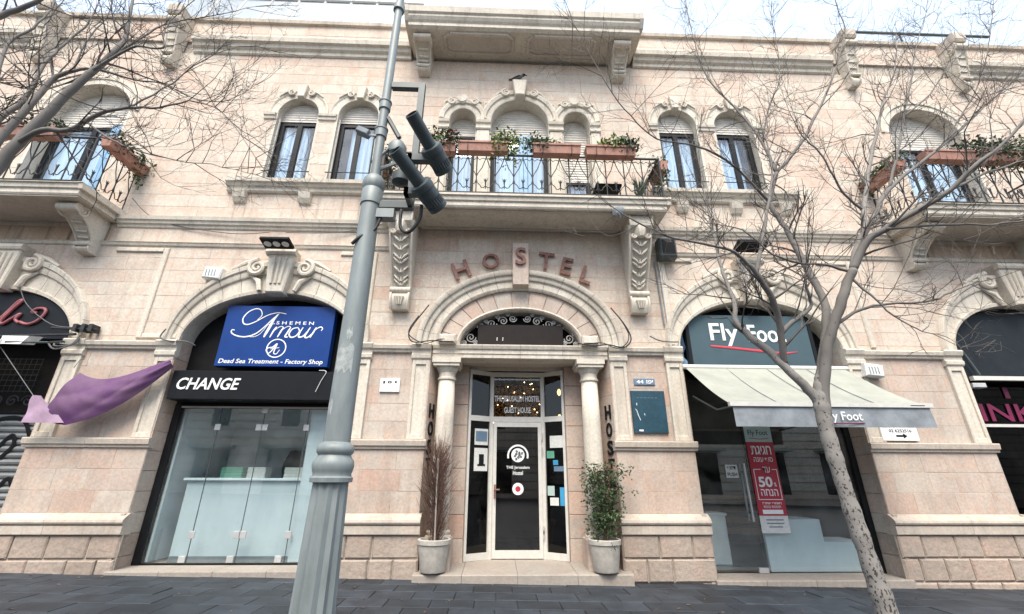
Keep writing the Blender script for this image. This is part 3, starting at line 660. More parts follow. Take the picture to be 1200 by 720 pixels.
for k, (c, h, zs, r) in enumerate(TRI):
    soffit(c, zs, h, r, -.01, .34, 5.99, 'trim', 'window_reveal', 18, .05)
    WS[:] = [zs, r]; zb = 8.24 if k != 2 else 7.1
    big = k == 1
    for i in range(9 if big else 7):
        n = 9 if big else 7; t0, t1 = pi*i/n, pi*(i+1)/n
        part(ring_seg(MB(), c, zs, h, r, h+.22, r+.22, t0+.003, t1-.003, [(0, -.03), (.12, -.045), (.5, -.045), (.55, -.08), (.85, -.10), (1, -.08)], .03, 4), 'hood_block', 'trim', smooth=True)
    if big: kk = part(MB().slab([(c-.10, zs+r-.02), (c+.10, zs+r-.02), (c+.16, zs+r+.42), (c-.16, zs+r+.42)], -.20, .02, .02), 'hood_keystone', 'trim')
    else: kk = part(MB().slab([(c-.03+.13*cos(a), zs+r+.22+.13*sin(a)) for a in [2*pi*j/10 for j in range(10)]], -.11, .02, .03), 'rosette', 'trim')
    d, rr = (.30, .10) if big else (.24, .085)
    for s in (-1, 1):
        part(MB().tube(spiral(c+s*d, zs+r+.13, rr, -.09, 1.7, pi/2, -s, .15, 24), [.030-.012*i/24 for i in range(25)], 6), 'hood_scroll', 'trim', kk, True)
        part(MB().tube([(c+s*d, -.07, zs+r+.13+rr), (c+s*(d+.16), -.07, zs+r+.12), (c+s*(h+.12), -.05, zs+r*.55+.12)], [.03, .03, .02], 6), 'hood_scroll_arm', 'trim', kk, True)
    w = MB(); y0, y1 = .26, .33; fw = .09
    for a, b, d_, e in [(c-h, c-h+fw, 6.0, zb), (c+h-fw, c+h, 6.0, zb), (c-h+fw, c+h-fw, zb-.08, zb)]: w.box(a, b, y0, y1, d_, e)
    if big: w.box(c+.12, c+.21, y0, y1, 6.0, zb-.08)
    f = part(w, 'window', 'blackframe')
    if big:
        part(MB().box(c-h+fw, c+.12, .29, .297, 6.0, zb-.08), 'pane', 'glass', f); part(MB().box(c+.21, c+h-fw, .29, .297, 6.0, zb-.08), 'pane', 'glass', f)
        for j in range(3): part(MB().box(c+.0+j*.09, c+.08+j*.09, .18, .21, 6.0, zb-.04), 'shutter_board', 'bluedoor', f)
    else: part(MB().box(c-h+fw, c+h-fw, .29, .297, 6.0, zb-.08), 'pane', 'glass', f)
    curtain(c, h-.02, 6.0, zb-.06, .37, f); shutter_part(c, h, zs, r, zb, .27, f); dark_room(c, h, 6.0, 9.05, .45)
for a, b in [(-1.32, -1.10), (-.54, -.23), (1.0, 1.31), (1.87, 2.10)]:
    part(MB().cbox(a+.02, b-.02, -.035, .03, 5.99, 8.14, .012), 'window_pier', 'trim')
    part(MB().xprism(prof_of(8.14, 8.38, [(0, .05), (.1, .07), (.25, .07), (.32, .045), (.6, .05), (.68, .085), (.92, .10), (1, .06)]), a, b), 'window_impost', 'trim')
for k, (c, h, zs, r) in enumerate(SIDE):
    soffit(c, zs, h, r, -.01, .34, 5.99, 'trim', 'window_reveal', 20, .05)
    WS[:] = [zs, r]; zb = 8.2
    for i in range(9):
        t0, t1 = pi*i/9, pi*(i+1)/9
        part(ring_seg(MB(), c, zs, h, r, h+.2, r+.2, t0+.003, t1-.003, [(0, -.012), (.6, -.012), (.66, -.035), (1, -.035)], .03, 4), 'hood_block', 'trim', smooth=True)
    w = MB(); y0, y1 = .26, .33
    for a, b, d_, e in [(c-h, c-h+.09, 6.0, zb), (c+h-.09, c+h, 6.0, zb), (c-.05, c+.05, 6.0, zb-.08), (c-h+.09, c+h-.09, zb-.08, zb)]: w.box(a, b, y0, y1, d_, e)
    f = part(w, 'window', 'blackframe')
    for a, b in [(c-h+.09, c-.05), (c+.05, c+h-.09)]: part(MB().box(a, b, .29, .297, 6.0, zb-.08), 'pane', 'glass', f)
    if k == 0:
        for j in range(4): part(MB().box(c+.40+j*.1, c+.49+j*.1, .19, .22, 6.0, zb-.03), 'shutter_board', 'bluedoor', f)
    curtain(c, h-.02, 6.0, zb-.06, .37, f); shutter_part(c, h, zs, r, zb, .27, f); dark_room(c, h, 6.0, 9.1, .45)
# ---------------------------------------------------------------- balconies
def corbel(x, w, zt, zb, proj, parent, mat='trim', ornate=False):
    """scrolled bracket: S-shaped side profile, its width narrowing downwards"""
    H = zt-zb; prof = []
    for i in range(25):
        t = i/24; z = zt-H*t
        y = -(proj*(1-t)**1.5*.80+.10+proj*.12*sin(pi*min(1, t*1.05))*(1-t)+.04*sin(pi*2*t))
        if t > .80: y = -(.14+.06*sin(pi*(t-.80)/.2))
        if t < .16: y = -(proj*.80+.12+.03*sin(pi*t/.16))
        if not ornate and .16 <= t <= .80: q = (t-.16)/.64; y = -(.16+(proj*.80-.06)*(1-q)**2.3+.05*sin(pi*q))
        prof.append((y, z))
    vs = []; n = len(prof)
    for s in (-1, 1):
        for i, (y, z) in enumerate(prof): vs.append((x+s*w/2*(1-.28*i/(n-1)), y, z))
    for s in (-1, 1):
        for i, (y, z) in enumerate(prof): vs.append((x+s*w/2*(1-.28*i/(n-1)), .02, z))
    fs = [(i, i+1, n+i+1, n+i) for i in range(n-1)]+[(2*n+i, 2*n+i+1, i+1, i) for i in range(n-1)]+[(n+i, n+i+1, 3*n+i+1, 3*n+i) for i in range(n-1)]
    fs += [(0, n, 3*n, 2*n), (n-1, 2*n-1+0, 4*n-1, 3*n-1)][:1]+[(n-1, 3*n-1, 4*n-1, 2*n-1)]
    cb = part(MB().add(vs, fs), 'corbel', mat, None, True)
    yat = lambda t: prof[min(n-1, max(0, round(t*(n-1))))]
    for s in (-1, 1):                                             # rolled edges and side volutes
        pts = [(x+s*w/2*(1-.28*i/(n-1)), y-.01, z) for i, (y, z) in enumerate(prof)]
        part(MB().tube(pts, .022 if ornate else .016, 6), 'rolled_edge', mat, cb, True)
        yv, zv = yat(.14); sp = [(x+s*(w/2+.005), yv+.13+.11*(1-.85*i/22)*cos(pi*3.2*i/22+pi), zv-.0+.11*(1-.85*i/22)*sin(pi*3.2*i/22+pi)) for i in range(23)]
        part(MB().tube(sp, .020, 5), 'side_volute', mat, cb, True)
    if not ornate:
        yv, zv = yat(.10); part(MB().tube([(x-w*.53, yv+.035, zv-.02), (x+w*.53, yv+.035, zv-.02)], .075, 14), 'front_roll', mat, cb, True)
        for k in range(3): yv, zv = yat(.34+.15*k); part(MB().tube([(x-w*.30, yv-.005, zv), (x+w*.30, yv-.005, zv-.01)], .022, 6), 'flute_band', mat, cb, True)
    y0, z0 = yat(.81)
    part(MB().tube([(x-w*.44, y0-.04, z0), (x+w*.44, y0-.04, z0)], .055 if ornate else .04, 10), 'lower_roll', mat, cb, True)
    if ornate:
        for j in range(7):                                        # acanthus leaves up the front
            t = .30+.07*j; yv, zv = yat(t); ww = w*(1-.28*t)
            part(MB().tube([(x, yv-.015, zv+.02), (x, yv-.028, zv-.06)], [.022, .012], 6), 'leaf_rib', mat, cb, True)
            for s in (-1, 1):
                part(MB().tube([(x+s*.015, yv-.02, zv-.06), (x+s*ww*.20, yv-.045, zv-.01), (x+s*ww*.34, yv-.03, zv+.045), (x+s*ww*.38, yv-.012, zv+.02)], [.012, .024, .018, .008], 6), 'leaf', mat, cb, True)
        yv, zv = yat(.17)                                         # carved mask under the slab
        part(MB().lathe([(.02, -.16), (.07, -.14), (.105, -.06), (.115, .02), (.10, .09), (.05, .13)], (x, yv-.01, zv+.02), 12, .12), 'carved_mask', mat, cb, True)
        for s in (-1, 1):
            part(MB().tube(spiral(x+s*.125, zv+.07, .06, yv-.03, 1.4, 0, s, .2, 16), .020, 5), 'mask_curl', mat, cb, True)
            part(MB().tube(spiral(x+s*.125, zv-.10, .05, yv-.02, 1.4, pi, s, .2, 16), .016, 5), 'mask_curl', mat, cb, True)
        for j in range(3):
            part(MB().tube([(x+(j-1)*.06, yat(.86)[0]-.02, yat(.86)[1]), (x+(j-1)*.03, yat(.97)[0]-.02, yat(.97)[1])], [.028, .012], 6), 'leaf_rib', mat, cb, True)
    return cb
def scroll_unit(mb, P, w, z0, h):
    """one bay of the wrought railing; P(u, z) maps the bay to the world, u 0..w"""
    c = w/2
    for s in (-1, 1):
        mb.tube([P(c+s*q*c, z) for q, z in [(0, z0+h*.97), (.12, z0+h*.86), (.42, z0+h*.66), (.85, z0+h*.50), (.99, z0+h*.42)]], .008, 5)
        mb.tube([P(c+s*q*c, z) for q, z in [(.99, z0+h*.36), (.88, z0+h*.25), (.62, z0+h*.20), (.45, z0+h*.13), (.25, z0+h*.12), (0, z0+h*.17)]], .008, 5)
        mb.tube([P(c+s*q*c, z) for q, z in [(.99, z0+h*.94), (.72, z0+h*.87), (.45, z0+h*.92), (0, z0+h*.89)]], .007, 5)
    mb.tube([P(c, z0+h*.10), P(c, z0+h*.30)], [.008, .016], 5); mb.tube([P(c, z0+h*.30), P(c, z0+h*.37)], [.020, .004], 5)
    for s in (-1, 1): mb.tube([P(c, z0+h*.26), P(c+s*.022, z0+h*.31), P(c+s*.03, z0+h*.36)], .006, 4)
def railing(parent, path, z0, h, step=.33):
    """path: list of (x, y) corners"""
    for i in range(len(path)-1):
        a = Vector((*path[i], 0)); b = Vector((*path[i+1], 0)); L = (b-a).length; d = (b-a)/L; n = max(2, round(L/step)); w = L/n
        for nm, z, r in (('bottom_rail', z0+.04, .016), ('top_rail', z0+h, .022)):
            part(MB().tube([a+Vector((0, 0, z)), b+Vector((0, 0, z))], r, 6), nm, 'iron', parent)
        for k in range(n+(1 if i == len(path)-2 else 0)):
            p = a+d*w*k; part(MB().tube([p+Vector((0, 0, z0)), p+Vector((0, 0, z0+h))], .011 if k else .022, 6), 'baluster', 'iron', parent)
        for k in range(n):
            mb = MB(); o = a+d*w*k; scroll_unit(mb, lambda u, z: o+d*u+Vector((0, 0, z)), w, z0+.04, h-.05); part(mb, 'railing_scroll', 'iron', parent)
def balcony(x0, x1, proj, zs, zt, sunk=True, corb=True, ornate=False, wedge=None):
    edge = [(-proj, zs), (-proj-.02, zs+.03), (-proj-.02, zs+.10), (-proj-.05, zs+.12), (-proj-.06, zs+.19), (-proj-.09, zs+.20), (-proj-.09, zt), (.02, zt), (.02, zs+.05), (-.10, zs+.05), (-.10, zs)]
    slab = part(MB().xprism(edge, x0, x1), 'balcony', 'trim')
    for xe, s in ((x0, -1), (x1, 1)):
        part(MB().xprism([(.0, zs+.10), (-proj-.06, zs+.10), (-proj-.08, zs+.20), (-proj-.095, zs+.20), (-proj-.095, zt+.001), (.0, zt+.001)], min(xe, xe+s*.07), max(xe, xe+s*.07)), 'slab_edge', 'trim', slab)
    return slab
# centre balcony with a sunk soffit panel
bc = balcony(-2.14, 2.93, .78, 5.71, 5.95)
soff = MB(); ya, yb_ = -.68, -.14; xa, xb = -1.25, 2.0
soff.box(-1.45, 2.2, -.72, -.66, 5.69, 5.712).box(-1.45, 2.2, -.13, -.08, 5.69, 5.712).box(-1.45, -1.37, -.66, -.13, 5.69, 5.712).box(2.12, 2.2, -.66, -.13, 5.69, 5.712)
part(soff, 'soffit_frame', 'soffit', bc)
part(MB().box(-1.50, 2.25, -.755, -.02, 5.7125, 5.725), 'soffit_panel', 'soffit', bc)
for x in (-1.72, 2.49): corbel(x, .40, 5.705, 4.05, .66, bc, 'trim', True)
railing(bc, [(-2.10, .0), (-2.10, -.80), (2.90, -.80), (2.90, .0)], 5.97, .86, .34)
# side balconies
for k, (x0, x1) in enumerate(((-10.0, -7.05), (7.55, 10.6))):
    b = balcony(x0, x1, .85, 5.72, 5.93)
    part(MB().box(x0+.02, x1-.02, -.84, -.02, 5.70, 5.718), 'soffit_panel', 'soffit', b)
    for x in (x0+.30, x1-.30): corbel(x, .32, 5.70, 5.02, .66, b, 'trim')
    railing(b, [(x0+.05, .0), (x0+.05, -.88), (x1-.05, -.88), (x1-.05, .0)], 5.95, .95, .30)
# canopy slab at the top over the centre bay
cz = 10.18
can = part(MB().xprism([(-.70, cz), (-.76, cz+.04), (-.76, cz+.12), (-.80, cz+.16), (-.84, cz+.22), (-.84, cz+.27), (-.88, cz+.30), (-.90, cz+.44), (.3, cz+.44), (.3, cz+.02), (-.02, cz+.02), (-.02, cz)], -2.0, 2.92), 'canopy', 'trim')
for xe, s in ((-2.0, -1), (2.92, 1)):
    part(MB().xprism([(.05, cz+.14), (-.78, cz+.14), (-.85, cz+.24), (-.89, cz+.30), (-.91, cz+.441), (.05, cz+.441)], min(xe, xe+s*.08), max(xe, xe+s*.08)), 'canopy_edge', 'trim', can)
for a, b in ((-1.25, .22), (.55, 2.02)):                          # two sunk panels: a raised octagonal border each
    o = [(a+.12, -.62), (b-.12, -.62), (b, -.54), (b, -.26), (b-.12, -.18), (a+.12, -.18), (a, -.26), (a, -.54)]
    pts = [(x, y, cz-.004) for x, y in o]; pts.append(pts[0])
    part(MB().tube(pts, .045, 8), 'panel_border', 'soffit', can)
    part(MB().add([(x, y, cz-.006) for x, y in o], [tuple(range(8))]), 'sunk_panel', 'soffit', can)
for x in (-1.72, 2.58): corbel(x, .34, cz-.004, 9.60, .56, can, 'trim')
for x in (-10.0, -7.22, 7.98, 10.6):                              # brackets at the roof edge, their slabs long gone
    br = part(MB().xprism([(.02, 10.82), (-.40, 10.82), (-.43, 10.88), (-.43, 11.06), (.02, 11.06)], x-.15, x+.15), 'roof_bracket', 'trim_old')
    corbel(x, .26, 10.815, 9.62, .28, br, 'trim')
# ---------------------------------------------------------------- hostel door in a splayed white frame
def wallbar(mb, p, q, z0, z1, t=.05):
    """upright bar standing on the plan line p-q"""
    p = Vector((*p, 0)); q = Vector((*q, 0)); d = (q-p).normalized(); n = Vector((-d.y, d.x, 0))*t/2
    v = [p-n, q-n, q+n, p+n]
    return mb.add([(a.x, a.y, z0) for a in v]+[(a.x, a.y, z1) for a in v], [(0, 3, 2, 1), (4, 5, 6, 7), (0, 1, 5, 4), (1, 2, 6, 5), (2, 3, 7, 6), (3, 0, 4, 7)])
def lerp2(p, q, t): return (p[0]+(q[0]-p[0])*t, p[1]+(q[1]-p[1])*t)
DL, DR, DY = -.10, .83, .78
OL, OR, OY = (-.50, .55), (1.19, .55), .55
ZB, ZT, Z1, Z2 = .13, 3.16, 2.27, 2.36
fr = MB()
for p, q in ((OL, (DL, DY)), ((DL, DY), (DR, DY)), ((DR, DY), OR)):
    L = hypot(q[0]-p[0], q[1]-p[1]); e = .042/L
    wallbar(fr, lerp2(p, q, 0), lerp2(p, q, e), ZB, ZT, .07); wallbar(fr, lerp2(p, q, 1-e), q, ZB, ZT, .07)
    wallbar(fr, lerp2(p, q, e), lerp2(p, q, 1-e), ZT-.075, ZT, .068); wallbar(fr, lerp2(p, q, e), lerp2(p, q, 1-e), Z1, Z2, .068)
    if p != (DL, DY): wallbar(fr, lerp2(p, q, e), lerp2(p, q, 1-e), ZB, ZB+.10, .068)
dframe = part(fr, 'door_frame', 'white')
part(MB().box(-1.13, 1.9, .60, .64, ZT, 3.23), 'frame_head', 'soffit')
for p, q in ((OL, (DL, DY)), ((DR, DY), OR)):
    L = hypot(q[0]-p[0], q[1]-p[1]); e = .042/L
    for a, b in ((ZB+.10, Z1), (Z2, ZT-.075)): part(wallbar(MB(), lerp2(p, q, e), lerp2(p, q, 1-e), a, b, .008), 'pane', 'doorglass', dframe)
part(wallbar(MB(), (DL+.042, DY), (DR-.042, DY), Z2, ZT-.075, .008), 'pane', 'gildedglass', dframe)
leaf = MB(); a0, a1 = DL+.046, DR-.046; y0, y1 = DY-.055, DY-.005
leaf.box(a0, a0+.058, y0, y1, ZB+.012, Z1-.008).box(a1-.058, a1, y0, y1, ZB+.012, Z1-.008).box(a0+.058, a1-.058, y0+.001, y1-.001, Z1-.088, Z1-.008).box(a0+.058, a1-.058, y0+.001, y1-.001, ZB+.012, ZB+.13)
door = part(leaf, 'door', 'white')
part(MB().box(a0+.058, a1-.058, DY-.034, DY-.026, ZB+.13, Z1-.088), 'pane', 'transom', door)
part(MB().box(a0+.022, a0+.055, y0-.015, y0, 1.02, 1.24).tube([(a0+.038, y0-.015, 1.16), (a0+.038, y0-.06, 1.16), (a0+.12, y0-.065, 1.16)], .011, 6), 'handle', 'copper', door)
part(MB().box(a0+.03, a0+.05, y0-.008, y0, .93, 1.0), 'lock_plate', 'steel', door)
for z in (2.02, 1.78, .55, .48): part(MB().tube([(a1+.012, y0-.012, z-.06), (a1+.012, y0-.012, z+.06)], .013, 6), 'hinge', 'steel', door)
# hall behind the door
part(MB().box(-.9, 1.6, 3.4, 3.45, 0, 3.3).box(-.9, -.86, .9, 3.4, 0, 3.3).box(1.56, 1.6, .9, 3.4, 0, 3.3).box(-.9, 1.6, .9, 3.4, 3.2, 3.25).box(-.9, 1.6, .82, 3.4, .08, .12), 'hall_lining', 'room')
part(MB().box(-1.13, -.5, .62, .9, 0, 3.3).box(1.19, 1.9, .62, .9, 0, 3.3), 'hall_lining', 'room')
# lettering and stickers on the door glass
g = DY-.006
part(text_mb('THE JERUSALEM HOSTEL', DL+.055, DR-.055, 2.60, 2.735, g-.002, .003, bold=.024), 'door_lettering', 'signwhite', dframe)
part(text_mb('GUEST HOUSE', .13, .61, 2.43, 2.53, g-.002, .003, bold=.01), 'door_lettering', 'signwhite', dframe)
gy = DY-.036
cx_, cz_ = .375, 1.70
def ringmb(cx, cz, r0, r1, y, t0=0, t1=2*pi, n=28, th=.003): return ring_seg(MB(), cx, cz, r0, r0, r1, r1, t0, t1, [(0, y-th), (1, y-th)], y, n)
part(ringmb(cx_, cz_, .155, .185, gy, -.25, pi+.25), 'door_emblem', 'signwhite', door)
part(MB().slab([(cx_+.115*cos(2*pi*i/20), cz_+.01+.115*sin(2*pi*i/20)) for i in range(20)], gy-.003, gy, 0), 'door_emblem', 'signwhite', door)
for i in range(9):
    a = i*2.4; rr = .03+.008*i
    part(MB().tube(spiral(cx_+rr*.8*cos(a), cz_+.01+rr*.8*sin(a), .022, gy-.005, 1.2, a, 1, .2, 8), .006, 4), 'emblem_mark', 'signblack', door)
part(text_mb('THE Jerusalem', cx_-.20, cx_+.20, 1.475, 1.535, gy, .003, bold=.012), 'door_lettering', 'signwhite', door)
part(text_mb('Hostel', cx_-.085, cx_+.085, 1.39, 1.455, gy, .003, bold=.012), 'door_lettering', 'signwhite', door)
part(MB().slab([(cx_+.095*cos(2*pi*i/24), 1.17+.095*sin(2*pi*i/24)) for i in range(24)], gy-.003, gy, 0), 'round_sticker', 'signwhite', door)
part(MB().slab([(cx_+.045*cos(2*pi*i/18), 1.17+.045*sin(2*pi*i/18)) for i in range(18)], gy-.006, gy-.003, 0), 'round_sticker', 'red', door)
def on_lite(p, q, t0, t1, z0, z1, mat, name='notice', off=.012):
    d = Vector((q[0]-p[0], q[1]-p[1], 0)).normalized(); n = Vector((d.y, -d.x, 0))*off
    a, b = lerp2(p, q, t0), lerp2(p, q, t1)
    return part(wallbar(MB(), (a[0]+n.x, a[1]+n.y), (b[0]+n.x, b[1]+n.y), z0, z1, .004), name, mat, dframe)
PL, QL, PR_, QR = OL, (DL, DY), (DR, DY), OR
on_lite(PL, QL, .30, .86, 1.87, 2.14, 'paper'); on_lite(PL, QL, .34, .82, 1.93, 2.10, 'tileblue', off=.016)
on_lite(PL, QL, .30, .86, 1.45, 1.82, 'paper'); on_lite(PL, QL, .50, .70, 1.56, 1.72, 'signblack', off=.016); on_lite(PL, QL, .44, .76, 1.53, 1.56, 'signblack', off=.016)
on_lite(PR_, QR, .30, .90, 1.83, 2.03, 'paper'); on_lite(PR_, QR, .15, .48, 1.66, 1.78, 'greenpaper'); on_lite(PR_, QR, .42, .64, 1.55, 1.63, 'bluepaper'); on_lite(PR_, QR, .45, .88, 1.45, 1.53, 'tileblue')
on_lite(PR_, QR, .15, .45, 1.07, 1.22, 'teal'); on_lite(PR_, QR, .68, .92, .92, 1.20, 'bluepaper'); on_lite(PR_, QR, .25, .62, .92, 1.04, 'paper')
# lamps hanging inside the hall
for x, y, z in ((-.03, 1.5, 2.42), (1.25, 1.6, 3.0), (1.30, 2.0, 2.55)):
    lp = tag(empty('hanging_lamp', (x, y, z)), {0: 'small warm hanging bulb behind the left edge of the door glass', 1: 'warm bulb seen high in the right side light of the door', 2: 'lower warm bulb in the right side light of the door'}[[-.03, 1.25, 1.30].index(x)], 'lamp')
    MB().lathe([(.012, -.11), (.035, -.08), (.04, -.03), (.02, .02)], (0, 0, 0), 10).build('bulb', 'lamp_on', lp, True)
    MB().tube([(0, 0, .02), (0, 0, 3.2-z)], .005, 4).build('flex', 'cable', lp)
gg = tag(empty('added_gold_sparkle', (.36, .90, 2.36)), 'added golden leaves and tiny lights making the gold sparkle in the glass over the door', 'sparkle')  # leaves and tiny lights added to give the transom its golden sparkle
rg = random.Random(77); gl0 = MB()
for k in range(1500):
    q = Vector((rg.uniform(-.44, .44), rg.uniform(-.06, .12), rg.uniform(.02, .60))); d = Vector((rg.gauss(0, 1), rg.gauss(0, .5), rg.gauss(-.5, 1))).normalized(); u = d.orthogonal().normalized(); s_ = rg.uniform(.02, .045)
    gl0.add([q, q+d*s_*.5+u*s_*.3, q+d*s_, q+d*s_*.5-u*s_*.3], [(0, 1, 2, 3)])
gl0.build('added_gold_leaves', pbr('gold_leaf', (.62, .36, .10), .45, metal=.3, var=.3, scale=30), gg)
for k in range(9): MB().tube([(-.4+.1*k, 0, .7), (-.4+.1*k+.02, 0, .02)], .003, 4).build('string', 'cable', gg)
lt = MB()
for k in range(16): lt.lathe([(.003, -.006), (.007, 0), (.003, .006)], (rg.uniform(-.43, .43), rg.uniform(-.07, .0), rg.uniform(.03, .66)), 6)
lt.build('added_sparkle_lights', 'lamp_on', gg)  # added glowing points that light the gold leaves
# ---------------------------------------------------------------- shopfront, left
def tympanum(c, h, z0, y, mat): return part(MB().slab([(c+h+.02, z0)]+[(c+(h+.02)*cos(pi*i/20), 3.45+.92*sin(pi*i/20)) for i in range(21)]+[(c-h-.02, z0)], y, y+.04, 0), 'tympanum_board', mat)
c1 = SH[1][0]
tympanum(c1, 1.45, 2.44, .30, 'black')
sf = MB()
sf.box(-5.31, -5.20, .28, .36, .13, 2.46).box(-2.52, -2.425, .28, .36, .13, 2.46).box(-5.20, -2.52, .29, .35, 2.40, 2.46).box(-5.20, -2.52, .30, .34, .13, .155)
shop1 = part(sf, 'shopfront', 'blackframe')
part(MB().box(-5.20, -2.52, .275, .289, 2.40, 2.43), 'cream_strip', 'shutter', shop1)
xs = [-5.20, -4.56, -3.85, -3.13, -2.52]
for i in range(4): part(MB().box(xs[i]+.004, xs[i+1]-.004, .314, .326, .158, 2.40), 'pane', 'shopglass', shop1)
for x in (xs[1], xs[2], xs[3]):
    for z in (.53, 2.10):
        for s in ((-1, 1) if x == xs[2] else (0,)):
            part(MB().cbox(x+s*.05-.045, x+s*.05+.045, .296, .314, z-.05, z+.05, .004), 'glass_clamp', 'steel', shop1)
for x in (-4.62, -3.92, -3.22): part(MB().cbox(x-.05, x+.05, .296, .314, .16, .25, .004), 'glass_clamp', 'steel', shop1)
part(MB().cbox(-3.90, -3.80, .296, .314, 2.33, 2.41, .004), 'glass_clamp', 'steel', shop1)
for x in xs[1:4]: part(MB().box(x-.0035, x+.0035, .312, .328, .158, 2.40), 'pane_seam', 'postdark', shop1)
room = MB().box(-5.5, -2.3, 2.3, 2.35, 0, 3.2).box(-5.5, -5.42, .4, 3.2, 0, 3.2).box(-2.38, -2.3, .4, 3.2, 0, 3.2).box(-5.5, -2.3, .4, 3.2, 2.8, 2.85)
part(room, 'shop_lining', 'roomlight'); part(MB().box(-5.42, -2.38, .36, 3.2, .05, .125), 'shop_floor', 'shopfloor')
part(MB().box(-3.10, -2.54, .36, .39, .16, 2.39), 'window_backboard', 'panelw')
part(MB().box(-5.19, -5.15, .37, 1.2, .16, 2.39), 'window_backboard', 'panelw')
ct = tag(empty('shop_counter', (-4., .52, .125)), 'pale blue white counter inside the shop under the change sign', 'counter')
MB().box(-.95, .85, 0, .06, .0, 1.16).box(-.95, -.9, .06, .6, 0, 1.16).box(.8, .85, .06, .6, 0, 1.16).build('counter_front', 'panelw', ct); MB().cbox(-1., .9, -.05, .65, 1.161, 1.20, .006).build('counter_top', 'roomlight', ct)
MB().box(-.95, .85, -.02, -.001, 0, .09).build('kick_plate', 'shopfloor', ct)
ch = tag(empty('draped_chair', (-3.62, 1.5, .125)), 'dark chair with a black coat behind the shop counter', 'chair')
MB().cbox(-.25, .25, 0, .45, .55, .62, .02).build('seat', 'skin_dark', ch)
for x in (-.22, .22):
    for y in (.03, .42): MB().tube([(x, y, 0), (x, y, .56)], .018, 6).build('leg', 'black', ch)
cm = MB(); vs = []
for i in range(9):
    for j in range(11):
        t = j/10; w = .20+.10*sin(pi*t)+.03*sin(i*2+j); vs.append((-w+2*w*i/8, -.06-.05*sin(pi*i/8)+.03*sin(i*3.), .62+1.05*t))
cm.add(vs, [(i*11+j, i*11+11+j, i*11+12+j, i*11+1+j) for i in range(8) for j in range(10)]); cm.build('coat', 'skin_dark', ch, 2)
for i, (x, z, w, mt, lb) in enumerate([(-4.35, 1.327, .35, 'greenpaper', 'green papers stacked on the left of the shop counter'), (-3.95, 1.327, .30, 'paper', 'white sheets of paper in the middle of the shop counter'), (-3.35, 1.327, .3, 'paper', 'white sheets at the right end of the shop counter')]):
    st = tag(empty('paper_stack', (x, .72, z)), lb, 'papers')
    for j in range(7): MB().box(-w/2+.003*((j*5) % 4), w/2-.004*((j*3) % 4), -.1, .12, .024*j, .024*j+.020).build('sheet', mt, st)
bx_ = tag(MB().cbox(-3.05+0, -2.80, .62, .95, 1.327, 1.62, .01).box(-3.03, -2.82, .64, .93, 1.62, 1.65).build('cardboard_box', 'wood'), 'small brown box standing at the right end of the shop counter', 'box')
# ---------------------------------------------------------------- shopfront, right
c2 = SH[2][0]
tympanum(c2, 1.44, 3.06, .30, 'black')
sf = MB().box(3.16, 3.24, .30, .38, 0, 3.08).box(5.93, 6.02, .30, .38, 0, 3.08).box(3.24, 5.93, .31, .37, 3.0, 3.08)
shop2 = part(sf, 'shopfront', 'blackframe')
part(MB().box(3.25, 4.16, .334, .346, .02, 2.98), 'door_pane', 'shopglass', shop2); part(MB().box(4.17, 5.92, .334, .346, .02, 2.98), 'pane', 'shopglass', shop2)
part(MB().box(4.05, 4.20, .32, .36, .005, .075), 'glass_clamp', 'steel', shop2); part(MB().box(3.24, 3.36, .32, .36, .005, .06), 'glass_clamp', 'steel', shop2)
for y in (.27, .40): part(MB().tube([(4.07, y, .72), (4.07, y, 1.58)], .016, 8).tube([(4.07, .27, .85), (4.07, .40, .85)], .009, 6).tube([(4.07, .27, 1.45), (4.07, .40, 1.45)], .009, 6), 'pull_handle', 'steel', shop2)
ps = tag(MB().box(3.78, 3.98, .325, .333, 1.36, 1.56).build('push_sticker', 'paper'), 'white push sticker beside the steel handle of the right shop door', 'sticker')
text_mb('PUSH', 3.80, 3.96, 1.38, 1.44, .325, .002, bold=.02).build('lettering', 'signblack', ps); text_mb('\u05e3\u05d5\u05d7\u05d3'[::1], 3.81, 3.95, 1.465, 1.54, .325, .002, bold=.02).build('lettering', 'signblack', ps)
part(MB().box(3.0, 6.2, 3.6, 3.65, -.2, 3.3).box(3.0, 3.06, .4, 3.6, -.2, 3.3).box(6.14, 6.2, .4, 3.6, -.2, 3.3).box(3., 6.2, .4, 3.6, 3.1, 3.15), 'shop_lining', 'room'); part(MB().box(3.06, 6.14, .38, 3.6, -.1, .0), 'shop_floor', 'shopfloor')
dp = tag(empty('window_display', (4.95, .42, 0)), 'pale stepped display panel low in the right shop window', 'display')
MB().box(-.66, -.28, 0, .05, .005, .92).box(-.28, .28, .0, .05, .005, .74).box(.28, .98, .0, .05, .005, .42).build('stepped_panel', 'panelw', dp); MB().box(-.28, .28, .05, .6, .70, .74).box(.28, .98, .05, .6, .38, .42).build('stepped_shelf', 'roomlight', dp)
bb = tag(MB().cbox(3.55, 3.98, 1.0, 1.4, .001, .75, .01).box(3.53, 4.0, .99, 1.42, .75, .79).build('display_plinth', 'roomlight'), 'pale box standing inside behind the glass door of the right shop', 'display box')
bs = tag(empty('shoe_bench', (4.5, 2.4, 0)), 'low wooden slatted shelf deep inside the right shop', 'shelf')
for j in range(4): MB().cbox(-1.3, 1.4, 0, .3, .30+.2*j, .42+.2*j, .01).build('plank', 'wood', bs)
for x in (-1.28, 1.34): MB().box(x, x+.05, .01, .28, .0, 1.05).build('post', 'wood', bs)
hb = tag(empty('sale_banner', (4.43, .30, .55)), 'tall red sale banner with white Hebrew lettering hanging in the right shop window', 'banner')
def bpart(mb, nm, mt): o = mb.build(nm, mt, hb); o.matrix_parent_inverse = Matrix.Translation((-4.43, -.30, -.55)); return o
yb2 = .318
